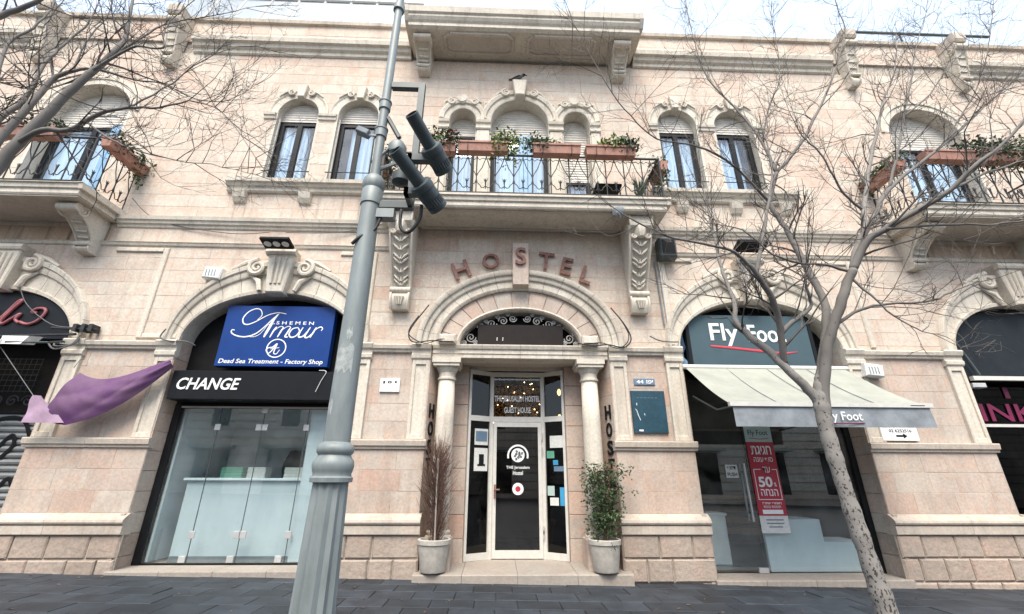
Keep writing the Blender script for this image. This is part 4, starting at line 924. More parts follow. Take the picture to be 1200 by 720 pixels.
bpart(MB().box(4.20, 4.66, yb2, yb2+.006, .80, 1.92), 'red_field', 'red'); bpart(MB().box(4.20, 4.66, yb2, yb2+.006, 1.923, 2.20), 'green_field', 'teal'); bpart(MB().box(4.20, 4.66, yb2, yb2+.006, .55, .797), 'white_field', 'paper')
def bt(t, x0, x1, z0, z1, mt='signwhite', bold=.01): bpart(text_mb(t, x0, x1, z0, z1, yb2, .002, bold=bold), 'lettering', mt)
bt('Fly Foot', 4.26, 4.60, 2.01, 2.12, 'signblack', 0); bpart(MB().tube([(4.27, yb2-.001, 1.985), (4.45, yb2-.001, 1.97), (4.60, yb2-.001, 1.985)], .005, 4), 'underline', 'red')
bt('\u05ea\u05d2\u05d9\u05d2\u05d7', 4.26, 4.60, 1.72, 1.86); bt('\u05d4\u05e0\u05d5\u05e2 \u05e3\u05d5\u05e1', 4.28, 4.60, 1.58, 1.68, bold=0)
bt('\u05d3\u05e2', 4.40, 4.52, 1.44, 1.53, bold=0); bt('50', 4.29, 4.52, 1.22, 1.38, bold=.03); bt('%', 4.54, 4.58, 1.23, 1.29); bt('\u05d4\u05d7\u05e0\u05d4', 4.30, 4.58, 1.09, 1.19)
for a, b, c, d in ((4.24, 4.36, 1.485, 1.495), (4.55, 4.635, 1.485, 1.495), (4.24, 4.25, 1.04, 1.485), (4.625, 4.635, 1.04, 1.485), (4.24, 4.635, 1.03, 1.04)): bpart(MB().box(a, b, yb2-.002, yb2, c, d), 'bracket_line', 'signwhite')
bt('?\u05e8\u05ea\u05d5\u05d9 \u05d9\u05e8\u05de\u05d5\u05d7', 4.29, 4.60, .965, 1.0); bt('\u05ea\u05d5\u05e0\u05d4\u05e0 \u05ea\u05d5\u05e4\u05e1\u05d5\u05ea', 4.30, 4.58, .91, .945, bold=0)
bpart(MB().box(4.27, 4.60, yb2-.002, yb2, .825, .885), 'label_strip', 'signwhite')
for z in (.73, .68, .63): bpart(MB().box(4.30+.03*(z < .66), 4.58-.03*(z < .66), yb2-.002, yb2, z, z+.018), 'small_print', 'valance')
# Fly Foot sign
ff = tag(empty('shop_sign', (4.47, .1, 3.15)), 'grey green shop sign with white Fly Foot lettering over the awning', 'sign')
def spart(mb, nm, mt, root, sm=False):
    o = mb.build(nm, mt, root, sm); o.matrix_parent_inverse = Matrix.Translation(-root.location); return o
spart(MB().cbox(3.39, 5.56, .06, .14, 3.17, 4.10, .004), 'sign_face', 'signgrey', ff); spart(MB().box(3.33, 3.389, .05, .15, 3.10, 4.12).box(5.561, 5.62, .05, .15, 3.10, 4.12).box(3.389, 5.561, .05, .15, 3.10, 3.169), 'sign_frame', 'signblack', ff)
spart(text_mb('Fly', 3.76, 4.27, 3.52, 3.94, .06, .012, bold=.012), 'lettering', 'signwhite', ff); spart(text_mb('Foot', 4.45, 5.12, 3.60, 3.92, .06, .012, bold=.012), 'lettering', 'signwhite', ff)
spart(MB().tube([(3.74, .055, 3.52), (4.1, .055, 3.49), (4.6, .055, 3.44), (5.05, .055, 3.40), (5.28, .055, 3.43)], [.016, .02, .022, .016, .006], 6, flat=.3), 'underline', 'redline', ff)
tp = tag(MB().add([(3.17+.03*sin(i*2.)+.16*j/4, .20+.05*sin(i*1.3+j), 3.15+.85*i/8*(1-.1*j/4)) for i in range(9) for j in range(5)], [(i*5+j, i*5+j+1, i*5+6+j, i*5+5+j) for i in range(8) for j in range(4)]).build('blue_tarpaulin', 'bluedoor', None, 2), 'scrap of blue tarpaulin at the left end of the Fly Foot sign', 'tarpaulin')
# awning
aw = tag(empty('awning', (4.58, -.06, 3.0)), 'cream canvas awning with grey valance over the right shopfront', 'awning')
AX0, AX1 = 3.18, 5.95; n = 14; vs = []
for i in range(n+1):
    for j in range(7):
        t = j/6; vs.append((AX0+(AX1-AX0)*i/n, -.06-1.24*t, 3.10-.80*t-.045*sin(pi*t)+.014*sin(i*1.7)*sin(pi*t)+.006*sin(i*3.1+j)))
spart(MB().add(vs, [(i*7+j, i*7+j+1, i*7+8+j, i*7+7+j) for i in range(n) for j in range(6)]), 'canvas', 'awning', aw, 2)
for q in (.25, .5, .75): spart(MB().tube([(AX0+(AX1-AX0)*q, -.06-1.24*j/6, 3.106-.80*j/6-.045*sin(pi*j/6)) for j in range(7)], .006, 4), 'seam', 'valance', aw)
spart(MB().box(AX0-.03, AX1+.03, -1.35, -1.29, 2.265, 2.325), 'front_bar', 'white', aw)
vs = []
for i in range(41):
    for j in range(4): vs.append((AX0+.01+(AX1-AX0-.02)*i/40, -1.325+.012*sin(i*.9+j*.5)*j/3-.02*j/3, 2.262-.265*j/3))
spart(MB().add(vs, [(i*4+j, i*4+4+j, i*4+5+j, i*4+1+j) for i in range(40) for j in range(3)]), 'valance', 'valance', aw, 2)
for x in (AX0+.08, AX1-.08): spart(MB().tube([(x, -.02, 2.62), (x, -.75, 2.30), (x, -1.28, 2.28)], .016, 6), 'awning_arm', 'postdark', aw)
spart(MB().tube([(AX0-.05, -.05, 3.11), (AX1+.05, -.05, 3.11)], .045, 10), 'roller', 'white', aw)
spart(text_mb('Fly Foot', 4.42, 4.93, 2.05, 2.20, -1.36, .002, bold=.01), 'lettering', 'signwhite', aw); spart(MB().tube([(4.40, -1.362, 2.055), (4.6, -1.362, 2.04), (4.94, -1.362, 2.05)], .007, 4), 'underline', 'magenta', aw)
spart(MB().box(5.66, 5.86, -1.352, -1.35, 2.285, 2.297), 'maker_mark', 'postdark', aw)
# ---------------------------------------------------------------- blue sign and black change sign
bsn = tag(empty('shop_sign', (-3.8, .1, 3.06)), 'blue shop sign with white script lettering in the left arch', 'sign')
SX0, SX1, SZ0, SZ1, SY = -4.72, -2.86, 3.06, 4.14, .06
spart(MB().cbox(SX0, SX1, SY, .20, SZ0, SZ1, .004), 'sign_face', 'signblue', bsn)
def logo(pts, w, nm='script_stroke', m=5):
    o = []
    for x, y in pts:                                              # layout grid of the artwork: 900 x 720 units, sheared
        v = (y-32)/413; u = (x-(130-105*v))/(728+42*v); o.append((SX0+(SX1-SX0)*u, SY-.004, SZ1-(SZ1-SZ0)*v))
    w = w*.82 if isinstance(w, float) else (w[0]*.82, w[1]*.82); o = catmull(o, m); ws = w if isinstance(w, (int, float)) else None
    rs = [ws]*len(o) if ws else [w[0]+(w[1]-w[0])*sin(pi*i/(len(o)-1)) for i in range(len(o))]
    spart(MB().tube(o, rs, 6, flat=.25), nm, 'signwhite', bsn)
logo([(322, 132), (352, 100), (345, 62), (310, 55), (262, 78), (226, 120), (226, 156), (255, 166), (310, 145), (390, 100), (460, 80), (518, 88)], (.006, .013))
logo([(470, 86), (425, 125), (372, 178), (310, 228), (245, 250), (185, 246), (146, 225), (150, 204), (168, 206)], (.007, .014))
logo([(462, 92), (432, 130), (402, 185), (376, 230), (364, 252)], (.014, .030)); logo([(268, 250), (300, 248), (335, 232), (365, 200), (395, 165), (440, 158)], .006)
for st in ([(452, 178), (432, 205), (404, 252)], [(500, 180), (480, 210), (456, 250)], [(548, 180), (528, 212), (508, 246), (528, 248)]): logo(st, (.010, .018))
logo([(425, 214), (462, 184), (488, 176), (498, 186)], .008); logo([(474, 214), (510, 184), (538, 174), (548, 186)], .008)
logo([(596, 182), (560, 192), (536, 226), (548, 250), (582, 240), (606, 208), (596, 182)], (.009, .015))
logo([(632, 180), (606, 222), (602, 248), (632, 240), (664, 204)], (.010, .016)); logo([(682, 178), (660, 212), (642, 244), (660, 250), (690, 225)], (.010, .016))
logo([(722, 180), (702, 212), (678, 250)], (.012, .017)); logo([(694, 220), (722, 190), (752, 176), (764, 188), (754, 202)], (.008, .012))
spart(text_mb('S H E M E N', -3.84, -3.20, 3.80, 3.86, SY, .004, bold=.012), 'lettering', 'signwhite', bsn)
spart(text_mb('Dead Sea Treatment - Factory Shop', SX0+.06, SX1-.08, 3.085, 3.185, SY, .004, shear=.15, bold=.012), 'lettering', 'signwhite', bsn)
spart(ringmb(-3.755, 3.375, .148, .166, SY, n=32, th=.004), 'emblem_ring', 'signwhite', bsn)
logo([(385, 352), (380, 335), (400, 322), (425, 318), (455, 295), (440, 330), (432, 358), (450, 362), (472, 335)], (.007, .013)); logo([(455, 295), (420, 340), (395, 360), (385, 350)], (.006, .011)); logo([(408, 330), (440, 326), (470, 320)], .006)
cs = tag(empty('exchange_sign', (-3.92, -.06, 2.5)), 'black box sign reading CHANGE above the left shop window', 'sign')
spart(MB().cbox(-5.24, -2.60, -.07, .28, 2.49, 2.95, .006), 'sign_box', 'signblack', cs); spart(text_mb('CHANGE', -5.13, -4.14, 2.64, 2.83, -.07, .01, shear=.22, bold=.016), 'lettering', 'signwhite', cs)
spart(MB().tube(catmull([(-2.92, -.08, 2.97), (-2.80, -.085, 2.95), (-2.86, -.085, 2.80), (-2.92, -.085, 2.62)], 4), .006, 4), 'loose_wire', 'whiteplast', cs)
# ---------------------------------------------------------------- letters over the door
for ch_, x, z, a in (('H', -.69, 4.86, 22), ('O', -.16, 5.07, 11), ('S', .385, 5.07, 0), ('T', .86, 5.07, -8), ('E', 1.24, 4.97, -14), ('L', 1.60, 4.80, -20)):
    mb = text_mb(ch_, -.155, .155, -.17, .17, 0, .045, bold=.012, keep=True)
    o = mb.build('metal_letter', 'copper'); o.location = (x, -.03 if ch_ != 'S' else -.205, z); o.rotation_euler = (0, radians(-a), 0)
    tag(o, 'rusty red metal letter %s of the HOSTEL lettering above the arched doorway' % ch_, 'letter', 'HOSTEL letters')
for ch_, z in (('H', 2.36), ('O', 2.08), ('S', 1.80), ('T', 1.52), ('E', 1.24), ('L', .96)):
    mb = text_mb(ch_, -.085, .085, -.115, .115, 0, .012, bold=.03)
    o = mb.build('black_letter', 'signblack'); o.location = (1.842, .10, z); o.rotation_euler = (0, 0, radians(-72))
    tag(o, 'black letter %s of the vertical word on the porch side wall behind the green shrub' % ch_, 'letter', 'vertical black letters')
for ch_, z in (('H', 2.36), ('O', 2.08), ('S', 1.80), ('T', 1.52)):
    o = text_mb(ch_, -.085, .085, -.115, .115, 0, .012, bold=.03).build('black_letter', 'signblack'); o.location = (-1.072, .10, z); o.rotation_euler = (0, 0, radians(72))
    tag(o, 'black letter %s of the vertical word on the porch side wall behind the brown shrub' % ch_, 'letter', 'vertical black letters')
# ---------------------------------------------------------------- far left and far right shops
c0 = SH[0][0]
t0_ = tympanum(c0, 1.44, 2.30, .32, 'room')
fl = tag(empty('neon_sign', (-8.5, .05, 3.46)), 'black half round sign with faded pink script tubes in the leftmost arch', 'sign')
spart(MB().slab([(c0+1.40*cos(pi*i/24), 3.47+.86*sin(pi*i/24)) for i in range(25)], .02, .10, .006), 'sign_board', 'signblack', fl)
for st in ([(-8.75, 3.66), (-8.62, 3.75), (-8.52, 3.92), (-8.56, 3.98), (-8.62, 3.88), (-8.55, 3.70), (-8.44, 3.72)], [(-8.48, 3.68), (-8.36, 3.86), (-8.22, 4.12), (-8.16, 4.14), (-8.26, 3.98), (-8.36, 3.78), (-8.32, 3.72), (-8.20, 3.82), (-8.10, 3.90), (-8.14, 3.80), (-8.06, 3.74)],
           [(-8.06, 3.76), (-7.92, 3.72), (-7.78, 3.78), (-7.70, 3.92), (-7.74, 4.0), (-7.86, 4.0), (-7.92, 3.94), (-7.84, 3.92)]):
    spart(MB().tube(catmull([(x, -.0, z) for x, z in st], 5), .026, 6), 'script_tube', 'pinkneon', fl, 2)
lshut = MB(); z = .2
sh0 = part(MB().box(-10, -7.14, .40, .43, .2, 2.45), 'rolling_shutter', 'greyshutter')
while z < 2.35:
    part(MB().xprism([(.40, z), (.365, z+.02), (.355, z+.05), (.365, z+.08), (.40, z+.098)], -9.99, -7.15), 'shutter_slat', 'greyshutter', sh0); z += .10
for st in ([(-7.95, 1.75), (-7.80, 1.95), (-7.72, 1.80), (-7.85, 1.60)], [(-8.3, 2.1), (-8.0, 2.22), (-7.7, 2.18), (-7.5, 1.9)], [(-7.75, 1.1), (-7.6, 1.3), (-7.5, 1.2)]):
    part(MB().tube(catmull([(x, .352, z) for x, z in st], 5), .035, 5, flat=.15), 'graffiti_stroke', 'black', sh0)
gr = tag(empty('iron_grille', (-8.4, .25, 2.4)), 'dark iron window grille with scrolls above the rolling shutter at far left', 'grille')
for i in range(19): spart(MB().tube([(-9.3+.09*i, .25, 2.62), (-9.3+.09*i, .25, 3.2)], .006, 4), 'bar', 'iron', gr)
for j in range(7): spart(MB().tube([(-9.3, .25, 2.64+.09*j), (-7.66, .25, 2.64+.09*j)], .006, 4), 'bar', 'iron', gr)
for i in range(7): spart(MB().tube(spiral(-9.1+.24*i, 2.48, .10, .24, 1.5, 0, 1 if i % 2 else -1, .15, 18), .012, 5), 'scroll', 'iron', gr)
ma = tag(empty('folded_awning', (-8.3, -.1, 3.2)), 'torn maroon awning with a white front bar under the leftmost sign', 'awning')
vs = [(-9.6+2.1*i/20, -.08-.38*j/3, 3.42-.10*j/3-.02*sin(i*1.1)*j/3) for i in range(21) for j in range(4)]
spart(MB().add(vs, [(i*4+j, i*4+j+1, i*4+5+j, i*4+4+j) for i in range(20) for j in range(3)]), 'canvas', 'maroon', ma, 2)
spart(MB().box(-9.6, -7.66, -.50, -.46, 3.24, 3.31), 'front_bar', 'white', ma)
vs = [(-9.6+1.75*i/24, -.47-.01*sin(i), 3.24-(.30+.04*sin(i*.9)-(.22 if i > 20 else 0))*j/3) for i in range(25) for j in range(4)]
spart(MB().add(vs, [(i*4+j, i*4+4+j, i*4+5+j, i*4+1+j) for i in range(24) for j in range(3)]), 'valance', 'maroon', ma, 2)
spart(MB().tube([(-9.6+1.75*i/24, -.485, 2.935+.22*(i > 20)-.04*sin(i*.9)) for i in range(25)], .012, 4), 'white_hem', 'white', ma)
spart(MB().tube([(-9.7, -.12, 3.40), (-6.95, -.12, 3.52)], .022, 6), 'roller', 'iron', ma)
spart(MB().tube([(-7.1, -.10, 3.40), (-7.0, -.45, 3.28), (-7.6, -.48, 3.27)], .016, 6), 'folding_arm', 'postdark', ma)
fd = tag(empty('white_floodlight', (-7.52, -.35, 3.40)), 'white flood lamp fixed under the leftmost shop sign', 'lamp')
MB().add([(-.20, -.10, -.02), (.20, -.10, -.02), (.24, .08, .02), (-.16, .08, .02), (-.14, -.14, -.16), (.16, -.14, -.16), (.16, .06, -.12), (-.10, .06, -.12)], [(0, 3, 2, 1), (4, 5, 6, 7), (0, 1, 5, 4), (1, 2, 6, 5), (2, 3, 7, 6), (3, 0, 4, 7)]).build('housing', 'whiteplast', fd)
MB().tube([(0, .05, 0), (.05, .30, .06)], .018, 6).build('bracket', 'postdark', fd)
hk = tag(empty('cable_bracket', (-6.85, -.15, 3.5)), 'black metal bar with clamps and loose cables on the pier beside the leftmost arch', 'bracket')
spart(MB().tube([(-7.35, -.14, 3.62), (-6.62, -.14, 3.60)], .022, 6), 'bar', 'iron', hk)
for x in (-6.95, -6.82, -6.7): spart(MB().box(x-.03, x+.03, -.19, -.03, 3.56, 3.68), 'clamp', 'iron', hk)
for k in range(3): spart(MB().tube(catmull([(-7.3+.1*k, -.15, 3.36), (-7.1, -.22, 3.24+.05*k), (-6.92, -.16, 3.33), (-6.85, -.14, 3.50-.05*k)], 4), .013, 5), 'cable', 'wire', hk)
# purple cloth strung across the pier
pc = tag(empty('purple_cloth', (-6.1, -.2, 2.5)), 'purple cloth strung across the left pier with one pale torn corner', 'cloth')
TL, TR = Vector((-6.68, -.22, 2.94)), Vector((-5.22, -.18, 3.12))
vs = []; NX, NZ = 52, 28
for i in range(NX+1):
    u = i/NX; top = TL.lerp(TR, u)-Vector((0, 0, .50*sin(pi*u**.9)*(1-u*.55)*.62))
    bot = Vector((-6.93, -.30, 2.13)).lerp(Vector((-6.42, -.30, 2.05)), min(1, u/.28)) if u < .28 else Vector((-6.42, -.30, 2.05)).lerp(Vector((-5.18, -.18, 2.98)), (u-.28)/.72)-Vector((0, 0, .17*sin(pi*(u-.28)/.72)))
    for j in range(NZ+1):
        v = j/NZ; p = top.lerp(bot, v); fold = .030*abs(sin(v*5+u*6))*sin(pi*v)*(1-u*.6)+.022*abs(sin(u*12-v*7))*sin(pi*v)*(1-u)+.008*sin(v*17-u*23)*sin(pi*v)
        vs.append((p.x, p.y-.06*sin(pi*v)-fold, p.z))
fs = [(i*(NZ+1)+j, (i+1)*(NZ+1)+j, (i+1)*(NZ+1)+j+1, i*(NZ+1)+j+1) for i in range(NX) for j in range(NZ)]
spart(MB().add(vs, [f for k, f in enumerate(fs) if k >= 4*NZ]), 'cloth_sheet', 'purple', pc, 2)
vs = [(-6.99+.09*i/6+.42*j/6*(1-i/6)*1.2+.0*i, -.33-.02*sin(i+j), 2.50-.42*i/6*1.0-.0*j) if False else (-7.02+.50*(j/6)*(i/6)+.02*j, -.34-.015*sin(i*1.3+j), 2.48-.40*i/6) for i in range(7) for j in range(7)]
spart(MB().add(vs, [(i*7+j, i*7+7+j, i*7+8+j, i*7+1+j) for i in range(6) for j in range(6)]), 'torn_corner', 'purplepale', pc, 2)
spart(MB().tube([(-5.22, -.18, 3.10), (-5.16, -.12, 3.20), (-5.15, -.03, 3.24)], .008, 4), 'cord', 'wire', pc); spart(MB().tube([(-6.68, -.22, 2.94), (-6.70, -.15, 3.08), (-6.72, -.06, 3.12)], .008, 4), 'cord', 'wire', pc)
spart(MB().tube([(-7.75, -.44, 3.26), (-7.02, -.33, 2.48)], .006, 4), 'cord', 'wire', pc)
# far right
c3 = SH[3][0]
tympanum(c3, 1.44, -.1, .40, 'room')
dk = tag(empty('dark_fascia', (9.5, .15, 3.0)), 'plain dark slate half round panel in the rightmost arch', 'sign')
spart(MB().slab([(c3+1.42, 3.0)]+[(c3+1.42*cos(pi*i/24), 3.45+.88*sin(pi*i/24)) for i in range(25)]+[(c3-1.42, 3.0)], .12, .20, .006), 'panel', pbr('slate_panel', (.016, .021, .025), .55, var=.15, scale=3, spec=.2), dk)
spart(MB().tube([(8.15, .04, 3.80), (8.42, .04, 3.05)], .03, 6), 'diagonal_strut', 'postdark', dk)
spart(MB().box(8.28, 10.9, .02, .09, 2.96, 3.03), 'white_bar', 'white', dk); spart(MB().cbox(8.18, 8.42, -.02, .12, 2.82, 2.90, .01), 'bar_bracket', 'steel', dk)
ng = tag(empty('lettered_window', (9.5, .30, 0)), 'dark glass shop window with magenta lettering at the right edge', 'shop window')
spart(MB().box(8.16, 10.9, .34, .36, 0, 2.94), 'pane', glass_mat('dark_glass', (.06, .06, .065), .02, dirt=.004), ng); spart(MB().box(8.16, 10.9, .31, .335, 2.20, 2.25), 'white_strip', 'white', ng)
spart(text_mb('INK', 8.52, 9.55, 2.30, 2.60, .33, .01, bold=.01), 'lettering', 'magenta', ng); spart(text_mb('I', 9.08, 9.17, 2.70, 2.90, .33, .01, bold=.01), 'lettering', 'magenta', ng)
# ---------------------------------------------------------------- small things on the wall
nb = tag(empty('number_tile', (-1.76, -.03, 2.62)), 'small white tile with worn black marks on the pier left of the door', 'tile')
spart(MB().cbox(-1.92, -1.60, -.035, .0, 2.64, 2.86, .006), 'tile_face', 'signwhite', nb)
spart(text_mb('\u05d9', -1.87, -1.84, 2.775, 2.82, -.035, .003, bold=.03), 'mark', 'signblack', nb); spart(text_mb('o', -1.80, -1.73, 2.78, 2.82, -.035, .003, bold=.03), 'mark', 'signblack', nb); spart(text_mb('\u05d9', -1.68, -1.65, 2.785, 2.82, -.035, .003, bold=.03), 'mark', 'signblack', nb)
pq = tag(empty('metal_plaque', (2.48, -.03, 2.0)), 'dark blue green metal plaque with scratches on the pier right of the door', 'plaque')
spart(MB().cbox(2.21, 2.77, -.045, -.0, 2.02, 2.70, .008), 'plate', 'plaque', pq)
for p in ([(2.28, 2.38), (2.30, 2.30), (2.33, 2.22)], [(2.40, 2.33), (2.41, 2.30)], [(2.29, 2.50), (2.29, 2.46)], [(2.26, 2.40), (2.28, 2.38)]): spart(MB().tube([(x, -.046, z) for x, z in p], .006, 4), 'scratch', 'signwhite', pq)
spart(MB().box(2.29, 2.36, -.048, -.045, 2.05, 2.075), 'white_chip', 'signwhite', pq)
for i in range(6): spart(MB().box(2.30+.06*i, 2.34+.06*i, -.047, -.045, 2.58, 2.588), 'engraving', 'tileblue', pq)
tn = tag(empty('house_number', (2.46, -.02, 2.78)), 'small blue grey tile reading 44 above the dark plaque', 'tile')
spart(MB().cbox(2.29, 2.64, -.02, .0, 2.80, 2.91, .004), 'tile_face', 'tileblue', tn); spart(text_mb('44', 2.33, 2.45, 2.825, 2.885, -.02, .003, bold=.02), 'lettering', 'signwhite', tn); spart(text_mb('\u05d5\u05e4\u05d9', 2.50, 2.61, 2.825, 2.885, -.02, .003, bold=.02), 'lettering', 'signwhite', tn)
ds = tag(empty('direction_sign', (6.6, -.05, 1.93)), 'white address sign with a right pointing arrow under the awning end', 'sign')
spart(MB().cbox(6.27, 6.88, -.06, -.03, 1.93, 2.36, .004), 'sign_face', 'signwhite', ds)
spart(text_mb('22 BAN SIRA ST.', 6.32, 6.83, 2.135, 2.185, -.06, .002, bold=.02), 'lettering', 'signblack', ds); spart(text_mb('02 6252516', 6.40, 6.78, 2.06, 2.11, -.06, .002, bold=.02), 'lettering', 'signblack', ds)
spart(MB().slab([(6.50, 1.99), (6.62, 1.99), (6.62, 1.965), (6.69, 2.005), (6.62, 2.045), (6.62, 2.02), (6.50, 2.02)], -.063, -.06, 0), 'arrow', 'signblack', ds)
for i, (x, z, lb) in enumerate(((-5.03, 4.68, 'white alarm siren box on the wall left of the blue sign'), (6.40, 3.08, 'white alarm siren box on the wall right of the awning'))):
    al = tag(empty('alarm_box', (x, -.05, z)), lb, 'alarm box'); MB().slab([(-.16, -.10), (.15, -.13), (.17, .08), (-.14, .12)], -.10, .05, .02).build('housing', 'whiteplast', al)
    for k in range(4): MB().box(-.10+.05*k, -.085+.05*k, -.056, -.049, -.07, .05).build('slot', 'valance', al).location.y = -.05
fl2 = tag(empty('flat_floodlight', (-3.86, -.42, 5.12)), 'flat black flood lamp with three lenses above the blue sign arch', 'lamp')
m_ = Matrix.Rotation(radians(-14), 4, 'X') @ Matrix.Scale(.72, 4)
MB().cbox(-.34, .34, -.20, .16, -.03, .04, .008).xf(m_).build('housing', 'black', fl2); MB().cbox(-.28, .28, -.14, .10, .04, .09, .01).xf(m_).build('heat_sink', 'postdark', fl2)
for k in range(3): MB().lathe([(.085, -.045), (.085, -.028)], ((k-1)*.21, -.02, 0), 16).xf(m_).build('lens', 'whiteplast', fl2)
MB().tube([(.02, .10, .05), (.05, .34, .0), (.06, .50, -.10)], .014, 6).build('arm', 'postdark', fl2)
lamp2 = tag(empty('wall_floodlight', (4.52, -.45, 5.25)), 'small black flood lamp above the right arch behind the branches', 'lamp')
MB().cbox(-.26, .26, -.12, .12, -.04, .05, .01).xf(Matrix.Rotation(radians(-20), 4, 'X')).build('housing', 'black', lamp2); MB().tube([(0, .05, .03), (.02, .45, .05)], .014, 6).build('arm', 'black', lamp2)
sp_ = tag(empty('wall_speaker', (3.10, -.14, 5.33)), 'grey green speaker box on the wall right of the hostel corbel', 'speaker')
MB().cbox(-.16, .16, -.12, .10, -.22, .18, .03).build('cabinet', 'postdark', sp_); MB().box(-.12, .12, -.128, -.121, -.17, .13).build('grille', 'black', sp_)
pp = tag(empty('conduit', (2.88, -.03, 3.5)), 'two grey pipes running down the wall below the speaker box', 'pipe')
for dx in (0, .07): spart(MB().tube([(2.90+dx, -.03, 5.12), (2.93+dx, -.03, 3.85)], .016, 6), 'pipe', 'shutter' if dx else 'valance', pp)
dc = tag(empty('dome_camera', (2.06, -.80, 5.66)), 'small silver security camera under the right end of the centre balcony', 'camera')
MB().lathe([(.10, .06), (.11, .02), (.10, -.02), (.075, -.07), (.03, -.10)], (0, 0, 0), 14).build('dome', 'valance', dc, True); MB().tube([(0, 0, -.02), (-.10, -.10, -.08)], .04, 8).build('barrel', 'valance', dc)
# cables round the portal and along the wall
for k, (pts, r, lb) in enumerate([
    ([(-1.20, -.17, 4.12), (-1.42, -.175, 3.78), (-1.50, -.18, 3.58), (-1.40, -.2, 3.44), (-1.1, -.2, 3.47), (-.75, -.18, 3.46)], .011, 'black cable looped round the left foot of the portal arch'),
    ([(-1.36, -.17, 3.92), (-1.50, -.18, 3.66), (-1.44, -.2, 3.52), (-1.2, -.2, 3.42), (-.95, -.2, 3.50), (-.7, -.16, 3.47)], .009, 'second thinner cable beside the left foot of the portal arch'),
    ([(1.96, -.17, 4.12), (2.18, -.175, 3.80), (2.26, -.18, 3.55), (2.12, -.2, 3.40), (1.85, -.2, 3.44), (1.60, -.2, 3.42), (1.35, -.16, 3.47)], .012, 'black cable looped round the right foot of the portal arch'),
    ([(2.10, -.17, 3.94), (2.22, -.18, 3.66), (2.18, -.2, 3.48), (2.0, -.2, 3.38), (1.75, -.2, 3.47), (1.45, -.18, 3.45)], .009, 'second thinner cable beside the right foot of the portal arch'),
    ([(-6.9, -.10, 6.2), (-6.3, -.05, 5.75), (-5.0, -.05, 5.52), (-4.2, -.15, 5.50)], .008, 'thin wire running from the left balcony to the flat flood lamp'),
    ([(-3.9, -.15, 5.50), (-2.9, -.05, 5.60), (-2.0, -.10, 5.85)], .008, 'thin wire running from the flat flood lamp to the centre balcony'),
    ([(-5.50, -.16, 3.62), (-5.55, -.16, 3.48), (-5.40, -.14, 3.42), (-5.20, -.05, 3.44), (-5.1, .05, 3.40)], .012, 'short black cable at the left foot of the blue sign arch'),
    ([(2.60, -.15, 3.62), (2.75, -.16, 3.54), (2.95, -.15, 3.52), (3.12, -.06, 3.55)], .012, 'short black cable at the left foot of the right shop arch'),
    ([(-8.3, -.05, 4.45), (-8.0, -.05, 4.05), (-7.5, -.05, 3.72), (-7.0, -.16, 3.62)], .008, 'thin grey wire crossing the leftmost sign')]):
    tag(MB().tube(catmull(pts, 6), r, 6).build('cable', 'cable' if k < 4 else 'wire', None, 2), lb, 'cable')
pn = tag(empty('notice_board', (.38, .15, 3.46)), 'brown black notice board under the iron fanlight over the door', 'board')
spart(MB().cbox(-.36, 1.14, .06, .18, 3.475, 3.86, .01), 'board', pbr('brown_board', (.016, .011, .009), .5, var=.15, spec=.2), pn); spart(MB().box(-.33, 1.11, .04, .06, 3.462, 3.478), 'light_strip', 'steel', pn)
for x in (-.02, .08): spart(MB().tube([(x, .055, 3.56), (x+.005, .055, 3.62)], .01, 5), 'chip', 'shutter', pn)
# ================================================================ PLANTS, FLOWER BOXES
def leaves(mb, c, rad, n, size, rng, droop=0., squash=(1, 1, 1), hollow=.25):
    for _ in range(n):
        while True:
            p = Vector((rng.uniform(-1, 1), rng.uniform(-1, 1), rng.uniform(-1, 1)))
            if hollow < p.length < 1: break
        q = Vector((c[0]+p.x*rad*squash[0], c[1]+p.y*rad*squash[1], c[2]+p.z*rad*squash[2]-droop*rng.random()**2))
        leaf1(mb, q, size*rng.uniform(.6, 1.3), rng)
def leaf1(mb, q, s, rng):
    d = Vector((rng.gauss(0, 1), rng.gauss(0, 1), rng.gauss(-.2, .8))).normalized(); u = d.orthogonal().normalized(); u.rotate(Matrix.Rotation(rng.uniform(0, 6.28), 3, d)); w = d.cross(u)
    a = q; b = q+d*s; m = q+d*s*.5
    mb.add([a, m+u*s*.26+w*s*.06, b, m-u*s*.26+w*s*.06], [(0, 1, 2), (0, 2, 3)])
